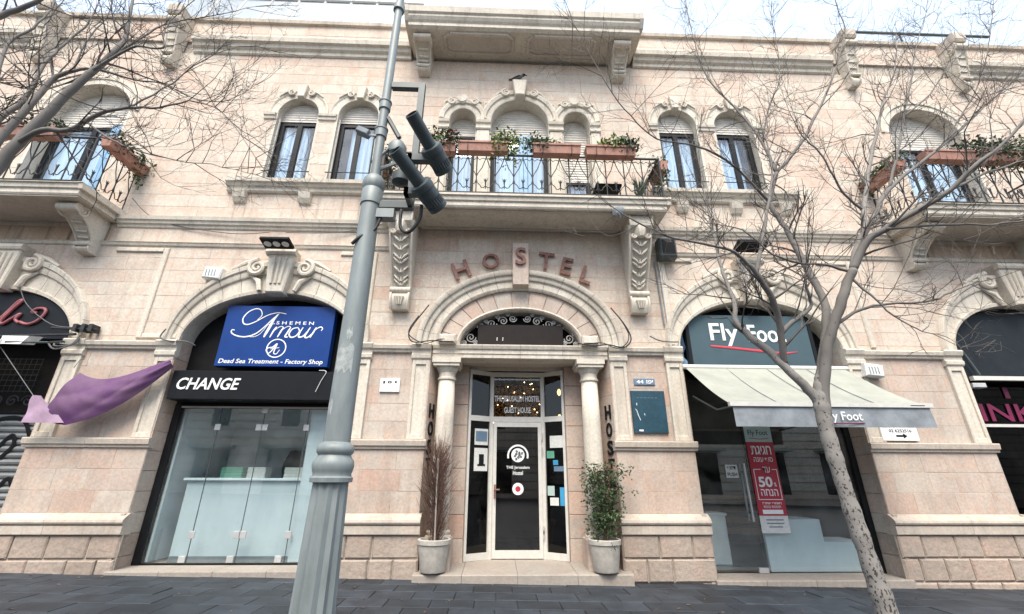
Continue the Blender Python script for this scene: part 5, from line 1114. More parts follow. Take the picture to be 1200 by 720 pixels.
def flower_box(name_lbl, loc, L, rz, spec, seed, group='terracotta flower boxes on the balconies'):
    """trough with a rim; spec = list of (u along box, radius, leaf count, material, droop)"""
    rng = random.Random(seed)
    r = tag(empty('flower_box', loc), name_lbl, 'flower box', group); r.rotation_euler.z = rz
    h = .19; w = .10; wb = .075; l = L/2
    t = MB().add([(-l*.97, -wb, 0), (l*.97, -wb, 0), (l*.97, wb, 0), (-l*.97, wb, 0), (-l, -w, h), (l, -w, h), (l, w, h), (-l, w, h), (-l+.02, -w+.02, h), (l-.02, -w+.02, h), (l-.02, w-.02, h), (-l+.02, w-.02, h), (-l+.02, -w+.02, h-.05), (l-.02, -w+.02, h-.05), (l-.02, w-.02, h-.05), (-l+.02, w-.02, h-.05)],
                 [(0, 3, 2, 1), (0, 1, 5, 4), (1, 2, 6, 5), (2, 3, 7, 6), (3, 0, 4, 7), (4, 5, 9, 8), (5, 6, 10, 9), (6, 7, 11, 10), (7, 4, 8, 11), (8, 9, 13, 12), (9, 10, 14, 13), (10, 11, 15, 14), (11, 8, 12, 15)])
    t.build('trough', 'terracotta', r)
    MB().box(-l-.008, l+.008, -w-.010, -w+.004, h-.035, h+.004).box(-l-.008, l+.008, w-.004, w+.010, h-.035, h+.004).build('rim', 'terracotta', r)
    MB().box(-l+.02, l-.02, -w+.02, w-.02, h-.06, h-.045).build('soil', 'soil', r)
    for x in (-l*.6, l*.6): MB().tube([(x, w+.02, .02), (x, -w-.012, -.015), (x, -w-.022, h*.4), (x, -w-.03, h*.8)], .006, 4).build('hanger', 'iron', r)
    st = MB()
    for u, rad, n, mt, dr in spec:
        mb = MB(); cx = u*l; rad *= 1.25; leaves(mb, (cx, -.02, h+rad*.45), rad, int(n*1.3), .075, rng, dr, (1.3, .9, .9), .1)
        for k in range(5): st.tube([(cx+rng.uniform(-.03, .03), 0, h-.05), (cx+rng.uniform(-rad, rad), rng.uniform(-.08, .05), h+rad*rng.uniform(.5, 1.1))], [.005, .003], 4)
        mb.build('foliage', mt, r)
    if st.v: st.build('stems', 'dry', r)
    return r
def blooms(r, pts, mat, seed, s=.035):
    rng = random.Random(seed)
    for p in pts:
        mb = MB()
        for k in range(9): leaf1(mb, Vector(p)+Vector((rng.uniform(-.02, .02), rng.uniform(-.02, .02), rng.uniform(-.02, .02))), s, rng)
        mb.build('bloom', mat, r)
F = flower_box
b1 = F('small terracotta box with red geraniums beside the lamp post spotlights', (-1.04, -.93, 6.72), .46, 0, [(-.2, .22, 240, 'leaf', .1), (.5, .16, 110, 'leafdark', .1), (-.6, .14, 90, 'leafyellow', .3)], 1)
blooms(b1, [(.12, -.14, .36), (.20, -.15, .30), (.05, -.16, .30), (.22, -.12, .42), (-.1, -.16, .34), (.15, -.17, .22)], 'flower', 5)
F('long terracotta box with yellow green trailing plant left of the balcony middle', (-.32, -.93, 6.75), .90, 0, [(.92, .22, 300, 'leafyellow', .35), (.7, .14, 90, 'leaf', .2)], 2)
b3 = F('terracotta box with green leaves at its left end right of the balcony middle', (1.0, -.93, 6.74), .86, 0, [(-.85, .17, 190, 'leaf', .12), (-.1, .09, 24, 'leafyellow', 0)], 3)
blooms(b3, [(0, -.05, .30), (.06, -.05, .33)], 'flowerpink', 6, .028)
b4 = F('rightmost terracotta box on the front rail with a low leafy plant', (1.97, -.93, 6.73), .90, 0, [(.1, .15, 150, 'leafyellow', .05), (.55, .17, 170, 'leaf', .05), (-.2, .10, 70, 'leafyellow', 0), (.9, .13, 80, 'leafdark', .1)], 4)
F('narrow terracotta box hung on the right end of the centre balcony', (3.02, -.45, 6.70), .5, pi/2, [(.2, .16, 160, 'leafdark', .65), (-.4, .14, 100, 'leaf', .5)], 5)
F('terracotta box trailing leaves at the left end of the centre balcony', (-2.22, -.40, 6.70), .5, pi/2, [(-.3, .20, 220, 'leafdark', .75), (.4, .2, 150, 'leaf', .5)], 7)
F('terracotta box on the front rail of the left balcony behind tree branches', (-8.15, -1.0, 6.76), 1.0, 0, [(-.2, .16, 130, 'leafdark', .1), (.7, .14, 120, 'leafdark', .1)], 8)
F('slanting terracotta box on the side rail of the left balcony with trailing ivy', (-6.96, -.45, 6.76), .85, pi/2, [(-.5, .15, 150, 'leafdark', .15), (.3, .14, 150, 'leafdark', .2), (.95, .16, 170, 'leaf', .5)], 9)
F('terracotta box on the side rail of the right balcony with dense leaves', (7.47, -.45, 6.74), .85, pi/2, [(-.6, .16, 170, 'leaf', .1), (.1, .15, 150, 'leaf', .1), (.8, .16, 170, 'leafdark', .3)], 10)
F('terracotta box on the front rail of the right balcony near its corner', (8.25, -1.0, 6.78), 1.0, 0, [(.85, .20, 240, 'leafdark', .15)], 11)
F('terracotta box on the front rail of the right balcony at the picture edge', (9.35, -1.0, 6.78), 1.0, 0, [(-.6, .24, 300, 'leafdark', .3), (.1, .24, 280, 'leaf', .3), (.7, .22, 240, 'leafdark', .2)], 12)
# pots by the door
def pot(x, y, label):
    r = tag(empty('potted_plant', (x, y, .13)), label, 'potted plant', 'pots beside the hostel door')
    MB().lathe([(.165, 0), (.175, .02), (.215, .33), (.232, .345), (.235, .40), (.225, .41), (.20, .405), (.195, .36)], (0, 0, 0), 28).build('pot', 'concrete', r, True)
    MB().lathe([(.195, .34), (.05, .36)], (0, 0, 0), 20).build('soil', 'soil', r)
    return r
rng = random.Random(21)
p1 = pot(-.86, -.20, 'concrete pot with a bare brown twiggy shrub left of the door')
for k in range(5): MB().tube([(rng.uniform(-.05, .05), rng.uniform(-.05, .05), .34), (rng.uniform(-.08, .08), rng.uniform(-.08, .08), .9), (rng.uniform(-.14, .12), rng.uniform(-.1, .1), 1.75)], [.012, .009, .004], 5).build('stem', 'dry', p1)
tw = MB()
for k in range(560):
    z0 = rng.uniform(.36, 1.55); a = rng.uniform(0, 6.28); r0 = rng.uniform(0, .10); L = rng.uniform(.12, .40)
    sp = .23*sin(pi*min(1, (z0-.2)/1.5))+.04
    p = Vector((r0*cos(a), r0*sin(a), z0)); q = p+Vector((cos(a)*sp*rng.uniform(.3, 1), sin(a)*sp*rng.uniform(.3, 1), L)); m = p.lerp(q, .5)+Vector((rng.uniform(-.02, .02), rng.uniform(-.02, .02), 0))
    tw.tube([p, m, q], [.0045, .0035, .002], 3, False)
stuff(tw.build('twigs', 'dry', p1))
MB().tube([(.02, -.12, .36), (.0, -.15, 1.48)], .012, 6).build('support_cane', 'step', p1)
p2 = pot(1.57, -.22, 'concrete pot with a green leafy shrub right of the door')
lf = MB(); lf2 = MB(); sm = MB()
for k in range(7):
    a = rng.uniform(0, 6.28); rr = rng.uniform(.02, .26); zt = rng.uniform(1.1, 1.52); lean = Vector((rr*cos(a), rr*sin(a)*.8, 0))
    pts = [Vector((rng.uniform(-.04, .04), rng.uniform(-.04, .04), .34)), Vector((0, 0, .75))+lean*.35, Vector((0, 0, zt))+lean]; pts = catmull(pts, 6); sm.tube(pts, [.011-.008*i/(len(pts)-1) for i in range(len(pts))], 5)
    for j in range(3, len(pts)):
        for q in range(5):
            e = pts[j]+Vector((rng.gauss(0, .10), rng.gauss(0, .09), rng.gauss(.0, .07))); sm.tube([pts[j], e], [.003, .002], 3, False)
            for w in range(7): leaf1(lf if rng.random() < .6 else lf2, e+Vector((rng.gauss(0, .03), rng.gauss(0, .03), rng.gauss(0, .03))), rng.uniform(.035, .062), rng)
sm.build('stems', 'dry', p2); lf.build('foliage', 'leaf', p2); lf2.build('foliage', 'leafdark', p2)
# hooded crow on the keystone of the middle window
cr = tag(empty('crow', (.36, -.13, 9.42)), 'grey and black crow perched on the keystone above the balcony windows', 'bird')
def body(sec, mat, nm):
    """sections (x, z, half height, half width) lofted from tail to beak"""
    mb = MB(); n = 10; vs = []
    for x, z, h, w in sec:
        for j in range(n): a = 2*pi*j/n; vs.append((x, w*cos(a), z+h*sin(a)))
    mb.add(vs, [(i*n+j, i*n+(j+1) % n, (i+1)*n+(j+1) % n, (i+1)*n+j) for i in range(len(sec)-1) for j in range(n)]+[tuple(range(n-1, -1, -1)), tuple((len(sec)-1)*n+j for j in range(n))]); return mb.build(nm, mat, cr, 2)
body([(-.26, .045, .006, .035), (-.18, .065, .012, .032), (-.12, .085, .035, .04), (-.05, .105, .06, .058), (.02, .13, .068, .062), (.07, .165, .055, .05), (.10, .205, .040, .038), (.125, .228, .040, .036), (.155, .232, .030, .028), (.172, .228, .014, .014), (.20, .222, .009, .009), (.225, .214, .002, .002)], pbr('crow_grey', (.13, .125, .12), .8, var=.2), 'crow_body')
for s in (-1, 1): MB().add([(.05, s*.058, .16), (.0, s*.068, .10), (-.12, s*.045, .065), (-.25, s*.02, .035), (-.10, s*.05, .115), (.0, s*.066, .16)], [(0, 1, 5), (1, 4, 5), (1, 2, 4), (2, 3, 4)]).build('wing', 'black', cr)
body([(.075, .185, .045, .043), (.10, .212, .043, .040), (.126, .230, .042, .038), (.156, .234, .031, .029), (.174, .229, .015, .015), (.202, .222, .0095, .0095), (.228, .213, .002, .002)], 'black', 'hood')
for s in (-1, 1): MB().tube([(.01, s*.025, .07), (.015, s*.025, -.015), (.05, s*.028, -.018)], .007, 4).build('leg', 'black', cr)
cr.scale = (.85, .85, .85)
# chair on the balcony
bch = tag(empty('balcony_chair', (2.0, -.40, 5.95)), 'black chair with a curved back at the right end of the balcony', 'chair')
MB().cbox(-.24, .24, -.22, .22, .42, .47, .02).build('seat', 'black', bch)
MB().tube(catmull([(-.26, .2, .45), (-.24, .22, .62), (0, .26, .72), (.24, .22, .62), (.26, .2, .45)], 5), .022, 6).build('backrest', 'black', bch)
for x in (-.2, .2):
    for y in (-.18, .18): MB().tube([(x, y, 0), (x, y, .43)], .014, 6).build('leg', 'black', bch)
bp_ = tag(empty('balcony_plant', (2.62, -.45, 5.95)), 'dark spiky plant in a black pot in the right corner of the balcony', 'potted plant')
MB().lathe([(.10, 0), (.13, .22), (.14, .24)], (0, 0, 0), 14).build('pot', 'black', bp_); sp2 = MB()
for k in range(60):
    a = rng.uniform(0, 6.28); e = Vector((cos(a)*rng.uniform(.08, .26), sin(a)*rng.uniform(.06, .2), rng.uniform(.4, .85)))
    sp2.add([(0, 0, .22), (e.x*.5+.012, e.y*.5, .22+e.z*.45), tuple(e), (e.x*.5-.012, e.y*.5, .22+e.z*.45)], [(0, 1, 2, 3)])
sp2.build('foliage', 'leafdark', bp_)
# ================================================================ ROOFTOP
gh = tag(empty('rooftop_glasshouse', (-5., 1.2, 11.1)), 'white framed glass enclosure on the roof above the left windows', 'glasshouse')
whiteglass = pbr('milky_glass', (.26, .30, .34), .35, var=.06, scale=1.5)
for i in range(10):
    x = -8.0+.66*i; spart(MB().tube([(x, .35, 11.1), (x, .35, 11.62), (x+.25, .75, 13.9)], .03, 4), 'glazing_bar', 'white', gh)
    if i < 9:
        spart(MB().add([(x+.03, .35, 11.12), (x+.63, .35, 11.12), (x+.63, .35, 11.6), (x+.03, .35, 11.6)], [(0, 1, 2, 3)]), 'pane', whiteglass, gh)
        spart(MB().add([(x+.03, .36, 11.64), (x+.63, .36, 11.64), (x+.88, .76, 13.88), (x+.28, .76, 13.88)], [(0, 1, 2, 3)]), 'pane', whiteglass, gh)
for y, z in ((.345, 11.62), (.55, 12.76), (.75, 13.9)): spart(MB().tube([(-8.0, y-.01, z), (-2.06, y-.01, z)], .035, 4), 'rail', 'white', gh)
rf = tag(empty('pipe_scaffold', (10.5, .4, 11.2)), 'thin dark pipe frame with slanting stays on the roof at right', 'frame')
spart(MB().tube([(8.75, .35, 12.05), (12.6, .35, 12.05)], .035, 6), 'top_pipe', 'postdark', rf)
for x in (10.2, 11.6): spart(MB().tube([(x, .35, 12.05), (x+.35, .6, 11.1)], .022, 5), 'stay', 'postdark', rf)
for i in range(12): spart(MB().tube([(10.3+.13*i, .55, 11.1), (10.3+.13*i, .55, 11.6)], .012, 4), 'baluster', 'postdark', rf)
wt = tag(empty('rooftop_unit', (12.3, .9, 11.1)), 'pale rooftop equipment box behind the twigs at the right corner', 'equipment')
MB().cbox(-.6, .6, -.3, .5, 0, .95, .02).build('cabinet', 'shutter', wt); MB().box(-.5, .5, -.315, -.301, .15, .8).build('grille', 'valance', wt)
mast = tag(MB().tube([(.95, .6, 11.0), (.98, .6, 13.6)], .045, 6).tube([(.90, .6, 12.3), (1.05, .6, 12.9)], .02, 5).build('roof_mast', 'shutter'), 'pale slim mast on the roof behind the canopy', 'mast')
gb = tag(empty('roof_sheet', (-.6, .8, 11.1)), 'white sloping roof sheet behind the canopy left part', 'roof sheet'); spart(MB().box(-1.6, .9, .3, .34, 10.9, 11.75).xf(Matrix.Translation((0, 0, 0))), 'sheet', 'signwhite', gb); spart(MB().tube([(-1.95, .5, 11.0), (-1.95, .5, 12.6)], .02, 5), 'post', 'bluedoor', gb)
# ================================================================ LAMP POST WITH SPOTLIGHTS
lx, ly = -1.04, -4.2
lp = tag(empty('lamp_post', (lx, ly, .02)), 'grey green lamp post with fluted base and bracket frame standing before the facade', 'lamp post')
def lpart(mb, nm, mt='post', sm=True): o = mb.build(nm, mt, lp, sm); o.matrix_parent_inverse = Matrix.Translation((0, 0, -.02)); return o
fl_ = MB(); n = 48; vs = []; zz = [-.05, .05, .06, .18, .20, .6, 1.0, 1.33]; rr_ = [.20, .20, .17, .165, .135, .126, .115, .106]
for z, r in zip(zz, rr_):
    for j in range(n):
        a = 2*pi*j/n; k = 1-(.12*(.5+.5*cos(a*12)) if z > .19 else 0); vs.append((r*k*cos(a), r*k*sin(a), z))
fl_.add(vs, [(i*n+j, i*n+(j+1) % n, (i+1)*n+(j+1) % n, (i+1)*n+j) for i in range(len(zz)-1) for j in range(n)]); lpart(fl_, 'fluted_shaft')
lpart(MB().lathe([(.10, 1.32), (.128, 1.325), (.130, 1.35), (.118, 1.36), (.116, 1.375), (.122, 1.39), (.128, 1.42), (.124, 1.45), (.108, 1.47), (.10, 1.485), (.112, 1.50), (.116, 1.52), (.108, 1.545), (.095, 1.555), (.08, 1.57)], (0, 0, 0), 32), 'collar')
lpart(MB().lathe([(.085, 1.56), (.081, 2.2), (.076, 3.0), (.073, 3.40)], (0, 0, 0), 28), 'pole')
lpart(MB().lathe([(.074, 3.38), (.082, 3.385), (.082, 3.52), (.076, 3.53), (.086, 3.55), (.090, 3.59), (.082, 3.63), (.06, 3.66), (.04, 3.67)], (0, 0, 0), 28), 'pole_cap')
lpart(MB().lathe([(.040, 3.66), (.038, 4.5), (.036, 6.0), (.032, 8.2)], (0, 0, 0), 20), 'upper_pole')
for z in (4.12, 4.43): lpart(MB().lathe([(.040, z-.05), (.050, z-.045), (.050, z+.03), (.056, z+.035), (.056, z+.05), (.040, z+.055)], (0, 0, 0), 20), 'clamp_ring')
lpart(MB().lathe([(.038, 5.66), (.055, 5.67), (.055, 5.74), (.038, 5.75)], (0, 0, 0), 12), 'clamp_ring')
s = .026
frm = MB().box(.04, .34, -s, s, 4.64, 4.70).box(.285, .34, -s, s, 3.36, 4.64).box(.06, .285, -s, s, 3.36, 3.42)
o = lpart(frm, 'bracket_frame', 'postdark', False)
lpart(MB().tube([(.04, 0, 4.30), (.16, 0, 4.08)], .02, 6), 'brace', 'postdark')
lpart(MB().box(.06, .20, -.04, .04, 3.26, 3.34), 'junction_box', 'post', False)
for pts in ([(.10, -.02, 3.27), (.06, -.03, 3.14), (-.02, -.07, 3.06), (-.08, -.06, 3.0)], [(.26, -.05, 3.32), (.27, -.06, 3.16), (.34, -.08, 3.10), (.42, -.1, 3.20), (.43, -.12, 3.32)]): lpart(MB().tube(catmull(pts, 6), .013, 6), 'cable', 'cable', 2)
for (z) in (3.88,): lpart(MB().tube([(.02, 0, z), (.10, .02, z+.12), (.14, .02, z-.06), (.02, 0, z-.14)], .018, 6), 'brace', 'post')
lpart(MB().lathe([(.03, -.07), (.075, -.04), (.08, .03), (.05, .07)], (.20, .06, 3.70), 16), 'ballast', 'postdark')
lpart(MB().lathe([(.03, -.08), (.07, -.05), (.08, .02), (.05, .07)], (.14, .05, 4.0), 16), 'ballast', 'post')
def sticker(a0, a1, z0, z1, mt):
    vs = []; n = 8
    for i in range(n+1):
        a = a0+(a1-a0)*i/n; r = .0835
        for z in (z0+.02*sin(i*2.1), z1-.02*sin(i*1.7)): vs.append((r*cos(a), r*sin(a), z))
    lpart(MB().add(vs, [(2*i, 2*i+2, 2*i+3, 2*i+1) for i in range(n)]), 'sticker_remnant', mt, 2)
M['residue'] = pbr('sticker_residue', (.36, .39, .38), .8, var=.2, scale=25); sticker(-2.4, -.9, 2.02, 2.20, 'residue'); sticker(-1.7, -1.2, 2.25, 2.32, 'residue'); sticker(-2.8, -2.0, 1.72, 1.82, 'residue')
wc = tag(empty('bullet_camera', (-1.17, -4.25, 4.08)), 'small silver surveillance camera on the left side of the lamp post', 'camera')
MB().cbox(-.06, .05, -.035, .035, -.022, .03, .006).xf(Matrix.Rotation(radians(25), 4, 'Y')).build('housing', 'valance', wc); MB().tube([(.02, 0, -.02), (.12, .03, .0)], .012, 5).build('arm', 'steel', wc)
def spot(a, m, b, label):
    a, m, b = Vector(a), Vector(m), Vector(b); d = (a-m).normalized(); b = m-d*(m-b).length
    r = tag(empty('spotlight', m), label, 'spotlight', 'spotlights on the lamp post')
    q = d.to_track_quat('Z', 'Y').to_matrix().to_4x4(); L = (a-m).length; Lb = (m-b).length
    def sb(prof, nm, mt, n=24, fl=0): MB().lathe(prof, (0, 0, 0), n, fl).xf(q).build(nm, mt, r, True)
    sb([(.052, 0), (.052, L-.004), (.046, L-.003), (.046, L-.03)], 'snoot', 'postdark')
    sb([(.046, L-.035), (.046, L-.030)], 'lens', 'lens')
    sb([(.050, .05), (.082, .045), (.086, .03), (.086, -.01), (.080, -.015), (.080, -Lb*.45)], 'front_housing', 'postdark')
    sb([(.080, -Lb*.45), (.076, -Lb*.46), (.076, -Lb*.78)], 'finned_housing', 'postdark', 44, .07)
    sb([(.079, -Lb*.78), (.079, -Lb*.97), (.06, -Lb)], 'rear_cap', 'postdark')
    return r

litter = MB(); rl = random.Random(55)
for k in range(70):
    x = rl.uniform(-6.5, 7.5); y = rl.uniform(-1.9, -.2); a = rl.uniform(0, 6.28); q = rl.uniform(.012, .035); z = -SLOPE*x+.006
    litter.add([(x+q*cos(a), y+q*sin(a), z), (x-q*.4*sin(a), y+q*.4*cos(a), z+.008), (x-q*cos(a), y-q*sin(a), z+.002), (x+q*.4*sin(a), y-q*.4*cos(a), z+.006)], [(0, 1, 2, 3)])
o = litter.build('fallen_leaves', 'wood'); stuff(o); tag(o, 'scattered tiny dry leaves on the dark paving', 'leaves')
spot((-.77, -4.66, 3.555), (-.59, -4.4, 3.42), (-.45, -4.31, 3.31), 'lower grey spotlight with a long snoot on the lamp post frame')
spot((-.68, -4.66, 3.90), (-.54, -4.4, 3.77), (-.45, -4.31, 3.64), 'upper grey spotlight with a long snoot on the lamp post frame')
for z, x in ((3.40, -.60), (3.72, -.56)):
    lpart(MB().box(.30, x-lx+.02, -.20, -.14, z-.03, z+.03).box(.30, .335, -.20, .0, z-.03, z+.03), 'spotlight_arm', 'postdark', False)
# ================================================================ BARE TREES
LIMBS_R = {
    'trunk': [(2.46,-4.05,0.27,0.071), (2.46,-4.05,0.57,0.063), (2.43,-4.04,0.95,0.054), (2.4,-4.03,1.36,0.050), (2.39,-4.02,1.71,0.052), (2.41,-4.02,1.94,0.050), (2.46,-4.02,2.09,0.039), (2.48,-4.03,2.16,0.018)],
    'A': [(2.41,-4.02,1.79,0.034), (2.36,-4.01,1.95,0.036), (2.25,-4.0,2.09,0.031), (2.17,-3.95,2.25,0.031), (2.04,-3.9,2.42,0.028), (1.97,-3.85,2.58,0.022), (2.0,-3.83,2.72,0.019), (2.0,-3.75,3.07,0.015), (2.02,-3.7,3.34,0.013), (2.06,-3.6,3.79,0.009), (2.1,-3.5,4.23,0.005)],
    'A2': [(2.22,-3.98,2.18,0.024), (2.19,-4.05,2.34,0.026), (2.17,-4.1,2.47,0.025), (2.08,-4.2,2.63,0.023), (1.94,-4.3,2.8,0.02), (1.85,-4.33,2.88,0.014), (1.69,-4.4,2.94,0.011), (1.25,-4.5,2.97,0.008), (0.98,-4.6,3.02,0.006), (0.78,-4.65,3.12,0.003)],
    'A3': [(1.94,-4.3,2.8,0.016), (2.06,-4.25,3.05,0.015), (2.18,-4.2,3.34,0.014), (2.32,-4.15,3.65,0.012), (2.42,-4.1,3.92,0.009), (2.53,-4.0,4.4,0.006)],
    'A4': [(2.17,-4.06,2.4,0.018), (2.33,-4.1,2.52,0.018), (2.44,-4.12,2.62,0.013), (2.38,-4.2,2.78,0.01), (2.44,-4.25,3.06,0.006)],
    'B': [(2.39,-4.02,1.77,0.039), (2.43,-4.02,1.99,0.040), (2.5,-4.0,2.19,0.036), (2.61,-3.97,2.41,0.033), (2.71,-3.93,2.68,0.031), (2.72,-3.9,2.85,0.029), (2.69,-3.85,3.15,0.028), (2.67,-3.8,3.42,0.025), (2.64,-3.76,3.63,0.023), (2.61,-3.72,3.85,0.021), (2.7,-3.7,4.04,0.019), (2.79,-3.68,4.24,0.019)],
    'B1': [(2.79,-3.68,4.24,0.017), (2.77,-3.62,4.68,0.013), (2.66,-3.55,5.15,0.011), (2.45,-3.45,5.77,0.009), (2.41,-3.4,6.3,0.006), (2.43,-3.35,6.99,0.004), (2.48,-3.3,7.75,0.003)],
    'B2': [(2.79,-3.68,4.24,0.019), (3.15,-3.65,4.64,0.016), (3.71,-3.55,5.45,0.013), (4.16,-3.45,6.21,0.01), (4.44,-3.4,6.81,0.007), (4.5,-3.35,7.31,0.005), (4.68,-3.3,8.06,0.004)],
    'B3': [(2.77,-3.62,4.68,0.01), (2.99,-3.55,5.2,0.009), (3.27,-3.5,5.75,0.007), (3.42,-3.45,6.43,0.005), (3.51,-3.4,7.05,0.003)],
    'B4': [(2.62,-3.72,3.83,0.016), (2.34,-3.85,4.05,0.012), (2.07,-3.95,4.2,0.011), (1.76,-4.05,4.23,0.009), (1.4,-4.15,4.2,0.007), (1.17,-4.2,4.4,0.006), (0.95,-4.3,4.66,0.005), (0.79,-4.35,5.01,0.003), (0.62,-4.4,5.39,0.002)],
    'C': [(2.41,-4.02,1.77,0.039), (2.43,-4.04,1.99,0.040), (2.49,-4.08,2.24,0.039), (2.56,-4.12,2.43,0.037), (2.63,-4.17,2.6,0.037), (2.72,-4.2,2.79,0.034), (2.77,-4.22,2.88,0.033)],
    'C1': [(2.77,-4.22,2.88,0.03), (2.89,-4.3,3.1,0.027), (3.02,-4.4,3.18,0.024), (3.2,-4.5,3.28,0.021), (3.36,-4.6,3.37,0.018), (3.49,-4.7,3.51,0.015), (3.69,-4.75,3.65,0.012), (3.91,-4.8,3.86,0.01), (4.18,-4.9,4.12,0.006)],
    'C2': [(2.77,-4.22,2.88,0.027), (2.94,-4.15,3.15,0.023), (3.31,-4.05,3.55,0.02), (3.55,-4.0,3.82,0.018), (4.15,-3.9,4.27,0.015), (4.81,-3.8,4.77,0.012), (5.43,-3.7,5.27,0.009), (6.21,-3.6,5.87,0.006)],
    'C3': [(2.84,-4.2,2.98,0.024), (3.09,-4.1,3.32,0.022), (3.26,-4.0,3.61,0.021), (3.66,-3.8,4.25,0.019), (4.03,-3.7,4.87,0.015), (4.31,-3.6,5.33,0.012), (4.72,-3.5,5.92,0.008), (5.1,-3.4,6.73,0.005)],
    'C4': [(3.55,-4.0,3.82,0.014), (3.79,-4.0,4.28,0.012), (4.05,-3.95,4.76,0.01), (4.33,-3.9,5.25,0.008), (4.65,-3.85,5.87,0.006), (5.06,-3.8,6.56,0.004)],
    'C5': [(3.24,-4.0,3.59,0.012), (3.07,-4.05,3.72,0.01), (2.97,-4.1,3.89,0.008), (2.87,-4.15,4.1,0.007), (2.71,-4.2,4.23,0.005), (2.61,-4.25,4.47,0.003)],
    'C6': [(2.98,-4.4,3.15,0.012), (3.41,-4.45,3.17,0.01), (3.64,-4.5,3.14,0.008), (3.9,-4.55,3.15,0.006), (4.12,-4.6,3.19,0.004)],
    'C7': [(2.58,-4.12,2.45,0.014), (2.81,-4.15,2.58,0.011), (2.98,-4.2,2.6,0.009), (3.29,-4.25,2.62,0.007), (3.45,-4.3,2.69,0.005), (3.62,-4.35,2.74,0.003)],
    'C8': [(2.73,-4.2,2.85,0.012), (2.82,-4.25,2.66,0.008), (2.9,-4.3,2.47,0.006), (3.02,-4.35,2.34,0.004), (3.12,-4.35,2.32,0.002)],
    'C9': [(2.76,-4.2,2.88,0.013), (2.54,-4.25,2.91,0.011), (2.31,-4.3,2.89,0.009), (2.06,-4.35,2.94,0.007), (1.84,-4.4,3.11,0.005), (1.56,-4.45,3.13,0.003)],
    'C10': [(3.36,-4.6,3.37,0.012), (3.8,-4.5,3.6,0.009), (4.13,-4.45,3.74,0.007), (4.56,-4.4,3.92,0.004)],
    'C11': [(4.45,-3.85,4.5,0.009), (4.79,-3.9,4.91,0.008), (5.1,-3.95,5.35,0.006), (5.38,-4.0,5.94,0.004), (5.66,-4.0,6.52,0.003)],
    'C12': [(4.05,-3.95,4.76,0.008), (4.44,-3.95,5.08,0.007), (4.83,-3.95,5.52,0.005), (5.33,-3.95,5.94,0.003)],
}
